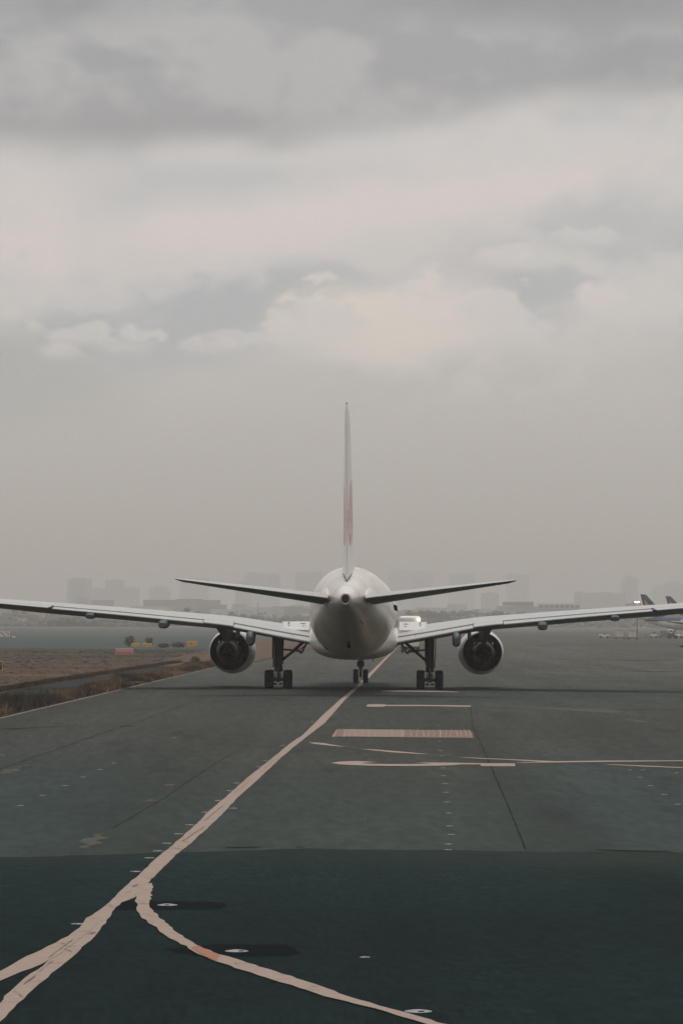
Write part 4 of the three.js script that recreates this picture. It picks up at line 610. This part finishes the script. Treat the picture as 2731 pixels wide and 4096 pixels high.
function fieldSign(label, x0, x1, y0, y1, mat, text, bandMat) {
  const p = ground((x0 + x1) / 2, y1), D = -p.z, w = (x1 - x0) / FOCAL * D, top = at((x0 + x1) / 2, y0, D).y, h = top - 0.16, t = thing('taxiway_sign', label, 'sign', [p.x, 0, p.z], 0);
  mesh('panel', box(w, h, 0.2, 0, 0.16 + h / 2, 0, 0.05), mat, t);
  if (bandMat) mesh('band', box(w * 0.96, h * 0.45, 0.03, 0, 0.17 + h * 0.27, 0.1, 0.01), bandMat, t);
  mesh('frame', merge([plain(w, 0.04, 0.24, 0, 0.17, 0), plain(0.04, h, 0.24, -w / 2, 0.16 + h / 2, 0), plain(0.04, h, 0.24, w / 2, 0.16 + h / 2, 0)]), mat, t);
  for (const [s, x] of text) letters(s, h * 0.5, std([0.16, 0.10, 0.03], 0.7), t, x * w, 0.17 + h * 0.5, 0.104);
  for (const x of [-0.35, 0.35]) mesh('post', rod(V(x * w, 0, 0), V(x * w, 0.17, 0), 0.05), M.hub, t);
}
fieldSign('faded pinkish red sign board low in the brown grass', 462, 534, 2594, 2624, signPink, [], signRed);
fieldSign('left of the two yellow signs standing side by side in the grass', 527, 561, 2573, 2590, yellow, [['I', -0.22], ['E', 0.22]]);
fieldSign('right of the two yellow signs standing side by side in the grass', 571, 608, 2573, 2590, yellow, [['E', -0.2], ['I', 0.22]]);
fieldSign('lone hazy yellow sign just left of the left engine', 748, 790, 2565, 2590, std([0.62, 0.30, 0.07], 0.6), [['E', -0.1]]);
{
  const p = ground(18, 2548), t = thing('checkered_hut', 'small hut with pale and red checkered walls at the left edge', 'hut', [p.x, 0, p.z]), D = -p.z, w = 44 / FOCAL * D, n = 6, c = w / n, a = std([0.72, 0.62, 0.59], 0.8), b = std([0.42, 0.2, 0.19], 0.8);
  mesh('wall', box(w * 0.98, c * 2.9, 2.2, 0, c * 1.45, 0, 0.04), a, t);
  for (let i = 0; i < n; i++) for (let j = 0; j < 3; j++) mesh('wall_panel', plain(c * 0.97, c * 0.95, 0.08, (i - n / 2 + 0.5) * c, c * (j + 0.5), 1.12), (i + j) % 3 === 0 ? b : a, t);
  mesh('roof', plain(w * 1.02, 0.15, 2.4, 0, c * 2.95, 0), a, t);
  const q = ground(56, 2553), k = thing('equipment_cabinet', 'small pale equipment cabinet just right of the checkered hut', 'cabinet', [q.x, 0, q.z]); mesh('cabinet_body', box(0.75, 0.6, 0.6, 0, 0.36, 0, 0.04), a, k); mesh('base', plain(0.8, 0.1, 0.65, 0, 0.05, 0), M.hub, k); mesh('roof', plain(0.85, 0.05, 0.7, 0, 0.68, 0), M.hub, k);
}

// ---------------------------------------------------------------- lights set into the pavement
{
  const proto = thing('inset_light', 'white inset light in the dark patch right of the fork in the centre line', 'inset light', [0, 0, 0]);
  mesh('housing', new THREE.LatheGeometry([[0.001, 0.022], [0.05, 0.021], [0.075, 0.018], [0.1, 0.011], [0.125, 0.003], [0.14, 0], [0.14, -0.03]].map(([r, y]) => new THREE.Vector2(r, y)), 32), std([0.25, 0.25, 0.235], 0.65, 0.1), proto);
  mesh('lens', plain(0.06, 0.012, 0.02, 0, 0.014, 0.098), M.black, proto);
  mesh('rim', new THREE.TorusGeometry(0.14, 0.006, 6, 32).rotateX(Math.PI / 2).translate(0, 0.003, 0), std([0.3, 0.3, 0.3], 0.5, 0.5), proto);
  const P = (p) => { const g = ground(...p); return [g.x, g.z < -67 ? 0.0 : 0.006, g.z]; };
  proto.position.set(...P(K3(808, 389)));
  copy(proto, P(K3(1142, 612)), 0.6, 'white inset light in the long dark patch beside the orange mark');
  copy(proto, P([1672, 4049]), 0.3, 'white inset light above the curved line at the bottom edge');
  copy(proto, P([1459, 3831]), 0.3, 'lone dim inset light on dark asphalt right of the long dark patch').scale.set(0.45, 0.5, 0.45);
  const row = (label, group, k, list, s) => list.forEach((p) => { const c = copy(proto, P(k(...p)), rr(-1, 1), label); c.userData.group = group; c.scale.set(s * 0.85, 0.34, s * 0.85); });
  row('small white stud in the row running down the apron right of the centre line', 'studs right of the centre line', K1, [[577, 152], [583, 217], [585, 255], [590, 277], [597, 325], [600, 357], [605, 388], [609, 424], [614, 463], [622, 508], [625, 560], [631, 594], [618, 633], [618, 656]], 0.6);
  row('small white stud in the scattered row near the right edge of the photo', 'studs at the right edge', K1, [[1405, 333], [1392, 363], [1435, 397], [1490, 433], [1545, 472], [1350, 333], [1540, 345]], 0.62);
  row('small white stud in the diagonal row on the left of the apron', 'studs on the left of the apron', K2, [[12, 265], [100, 509], [207, 460], [316, 413], [403, 372], [485, 336], [552, 305], [840, 180]], 0.6);
  row('small white stud close beside the left edge of the centre line', 'studs beside the centre line', K2, [[1505, 105], [1366, 219], [1285, 293], [1250, 322], [1140, 401], [1110, 437], [1055, 485], [990, 541], [915, 602], [862, 646], [806, 691], [762, 728], [722, 763], [655, 829], [375, 1082], [1125, 522]], 0.72);
}

// ---------------------------------------------------------------- far trees, low city, skyline
function clump() { const g = mergeVertices(new THREE.IcosahedronGeometry(1, 2).deleteAttribute('normal').deleteAttribute('uv')), p = g.attributes.position; for (let i = 0; i < p.count; i++) { const v = V(p.getX(i), p.getY(i), p.getZ(i)), k = 1 + 0.45 * noise.noise(v.x * 2.3 + 5, v.y * 2.3, v.z * 2.3); p.setXYZ(i, v.x * k, v.y * k, v.z * k); } g.computeVertexNormals(); return nonIdx(g); }
{
  const list = [], mid = [], c = clump();
  const top = (px) => px < 60 ? 2484 : px < 90 ? 2489 - 0.1 * (px - 60) : px < 178 ? lerp(2488, 2476, (px - 90) / 88) : px < 330 ? lerp(2472, 2464, (px - 178) / 152) : lerp(2468, 2486, clamp((px - 330) / 260, 0, 1));
  for (let i = 0; i < 2600; i++) { const px = -260 + 900 * rnd(), D = rr(2900, 3200), p = at(px, 2489, D), h = Math.max(3, at(px, top(px) + 8 * noise.noise(px * 0.03, 1.3, 0.2), D).y), r = rr(1.1, 2.8); list.push([p.x, rr(0.1, 1) * Math.max(h - r, 0.5), p.z, r, r * rr(0.7, 1)]); }
  for (let i = 0; i < 3800; i++) { const px = -300 + 3400 * rnd(), D = rr(3400, 4600), p = at(px, 2489, D), h = 6 + 7 * clamp(0.4 + 1.6 * noise.noise(px * 0.008, D * 0.002, 4.4), 0, 1.3), r = rr(1.6, 4); mid.push([p.x, rnd() * h, p.z, r, r * rr(0.6, 1)]); }
  scatter('treeline', 'dark mass of trees along the far side of the airfield on the left', c, M.treeFar, list, true);
  scatter('tree_belt', 'hazy belt of low trees along the far boundary of the airfield', c, M.treeFar, mid, true);
  const boxes = new THREE.BoxGeometry(1, 1, 1).translate(0, 0.5, 0), n = 420, city = new THREE.InstancedMesh(boxes, std([0.34, 0.33, 0.31], 0.9), n), o = new THREE.Object3D(), col = new THREE.Color();
  for (let i = 0; i < n; i++) { const px = -300 + 3400 * rnd(), D = rr(4700, 7500), p = at(px, 2489, D), h = rr(6, 24) * (rnd() < 0.1 ? 1.6 : 1); o.position.set(p.x, 0, p.z); o.scale.set(rr(10, 50), h, rr(12, 40)); o.rotation.y = rr(-0.3, 0.3); o.updateMatrix(); city.setMatrixAt(i, o.matrix); const k = rr(0.35, 1.7); col.setRGB(k, k, k * rr(0.95, 1)); city.setColorAt(i, col); }
  city.name = numbered('low_rise_district'); city.userData = { kind: 'stuff', label: 'hazy mass of low city buildings beyond the airfield' }; scene.add(city);
}
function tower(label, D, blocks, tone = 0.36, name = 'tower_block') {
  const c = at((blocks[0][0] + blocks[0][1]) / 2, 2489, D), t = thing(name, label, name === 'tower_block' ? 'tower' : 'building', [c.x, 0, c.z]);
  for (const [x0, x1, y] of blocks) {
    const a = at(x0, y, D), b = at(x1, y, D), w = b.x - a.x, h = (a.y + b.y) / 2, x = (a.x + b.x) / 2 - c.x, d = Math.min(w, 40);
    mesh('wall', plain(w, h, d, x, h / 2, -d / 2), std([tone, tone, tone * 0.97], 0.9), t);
    mesh('roof', merge([plain(w + 0.8, 1.2, d + 0.8, x, h + 0.6, -d / 2), plain(w * 0.35, h * 0.03 + 2, d * 0.4, x + w * rr(-0.2, 0.2), h + 1.5, -d / 2)]), std([tone * 0.8, tone * 0.8, tone * 0.8], 0.9), t);
    const bands = [], fl = Math.min(40, Math.floor(h / 3.6)); for (let i = 1; i < fl; i++) bands.push(plain(w * 0.92, 1.6, 0.3, x, i * h / fl, 0.1));
    if (bands.length) mesh('window_band', merge(bands), std([tone * 0.7, tone * 0.72, tone * 0.74], 0.5), t).userData.kind = 'stuff';
  }
}
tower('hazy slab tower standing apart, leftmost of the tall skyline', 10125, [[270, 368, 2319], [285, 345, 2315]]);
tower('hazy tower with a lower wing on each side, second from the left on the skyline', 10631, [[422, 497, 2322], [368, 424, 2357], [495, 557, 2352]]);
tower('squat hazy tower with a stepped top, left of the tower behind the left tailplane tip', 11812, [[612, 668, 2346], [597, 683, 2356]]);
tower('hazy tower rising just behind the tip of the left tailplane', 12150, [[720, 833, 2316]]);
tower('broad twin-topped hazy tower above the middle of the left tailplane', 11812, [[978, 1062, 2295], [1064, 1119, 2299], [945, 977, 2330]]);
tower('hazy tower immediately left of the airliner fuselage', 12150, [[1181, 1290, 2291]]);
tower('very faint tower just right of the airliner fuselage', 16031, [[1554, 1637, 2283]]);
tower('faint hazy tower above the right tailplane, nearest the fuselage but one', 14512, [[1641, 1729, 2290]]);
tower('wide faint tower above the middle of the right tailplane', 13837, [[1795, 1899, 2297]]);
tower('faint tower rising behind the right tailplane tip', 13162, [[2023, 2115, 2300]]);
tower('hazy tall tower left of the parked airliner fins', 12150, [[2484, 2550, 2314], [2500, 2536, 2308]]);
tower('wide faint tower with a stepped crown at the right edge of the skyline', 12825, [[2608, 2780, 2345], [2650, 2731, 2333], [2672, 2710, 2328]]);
tower('mid-height grey block under the outer right tailplane', 9450, [[1924, 1994, 2374]], 0.3, 'office_building');
tower('long pale slab building left of the mast with lit lamps', 8775, [[2330, 2500, 2375]], 0.4, 'office_building');
tower('darker block adjoining the left end of the long pale slab', 8858, [[2297, 2331, 2372]], 0.27, 'office_building');
tower('grey block under the outer left tailplane', 10125, [[940, 1005, 2368]], 0.32, 'office_building');
tower('long dark flat building above the left wing', 5796, [[574, 880, 2403], [790, 905, 2421]], 0.19, 'terminal_building');
tower('long low dark hangar roof between the left tailplane and spoiler', 6279, [[1088, 1240, 2428], [1067, 1100, 2436]], 0.24, 'hangar');
tower('low dark building beneath the mast with lit lamps', 4828, [[2504, 2566, 2417]], 0.24, 'low_building');
tower('pale low shed below the long dark flat building', 5311, [[575, 770, 2437]], 0.45, 'low_building');
{ // stepped canopy and windowed terminal
  const D = 4700, f = (px) => at(px, 2489, D).x, hy = (px, y) => at(px, y, D).y;
  const t = thing('pier_building', 'low building with two stepped dark canopies, left of the white windowed terminal', 'building', [f(2080), 0, -D]), X = (px) => f(px) - f(2080);
  for (const [x0, x1, y0, y1] of [[2011, 2060, 2408, 2422], [2060, 2132, 2407, 2424]]) { const a = hy(x0, y0), b = hy(x0, y1); mesh('canopy', plain(X(x1) - X(x0), a - b, 20, (X(x0) + X(x1)) / 2, (a + b) / 2, -6), std([0.12, 0.12, 0.12], 0.9), t); }
  mesh('wall', plain(X(2150) - X(1985), hy(2080, 2425), 18, (X(1985) + X(2150)) / 2, hy(2080, 2425) / 2, -10), std([0.42, 0.41, 0.39], 0.9), t);
  const w = thing('terminal_building', 'white terminal with a row of dark windows above the right wing', 'building', [f(2235), 0, -D]), Y = (px) => f(px) - f(2235), yt = hy(2235, 2416), yb = hy(2235, 2437);
  mesh('wall', plain(Y(2318) - Y(2153), yt - 1, 20, 0, (yt - 1) / 2, -10), std([0.5, 0.49, 0.47], 0.8), w); mesh('roof', plain(Y(2322) - Y(2148), 1.6, 24, 0, yt, -9), std([0.7, 0.69, 0.66], 0.8), w);
  const n = 8; for (let i = 0; i < n; i++) mesh('window', plain((Y(2318) - Y(2153)) / n * 0.66, (yt - yb) * 0.6, 0.4, Y(2153) + (i + 0.5) * (Y(2318) - Y(2153)) / n, (yt + yb) / 2, 0.1), std([0.08, 0.09, 0.09], 0.4), w);
  mesh('plinth', plain(Y(2318) - Y(2153), 1.2, 1, 0, yb - 0.4, 0.3), std([0.15, 0.15, 0.15], 0.9), w);
}
{ // yellow building
  const D = 3700, a = at(37, 2449, D), b = at(178, 2449, D), w = b.x - a.x, h = a.y, t = thing('depot_building', 'pale yellow building behind the trees at the far left', 'building', [(a.x + b.x) / 2, 0, -D]), y = std([0.42, 0.33, 0.16], 0.9);
  mesh('wall', plain(w, h, 16, 0, h / 2, -8), y, t); mesh('roof', merge([plain(w + 1, 0.6, 17, 0, h + 0.3, -8), plain(w * 0.3, 1.6, 8, -w * 0.25, h + 1, -8)]), std([0.4, 0.38, 0.34], 0.9), t);
  for (let i = 0; i < 6; i++) mesh('window', plain(w * 0.09, 1.8, 0.2, (i - 2.5) * w * 0.155, h * 0.72, 0.06), std([0.2, 0.19, 0.15], 0.5), t);
  const m = at(1031, 2413, 4400), k = thing('light_pole', 'thin grey pole left of the long hangar roof', 'pole', [m.x, 0, m.z]); mesh('pole', rod(V(0, 0, 0), V(0, m.y, 0), 0.5, 0.35, 8), M.hub, k); mesh('head', box(1.6, 0.8, 0.8, 0, m.y, 0, 0.1), M.hub, k);
}
renderer.render(scene, camera);
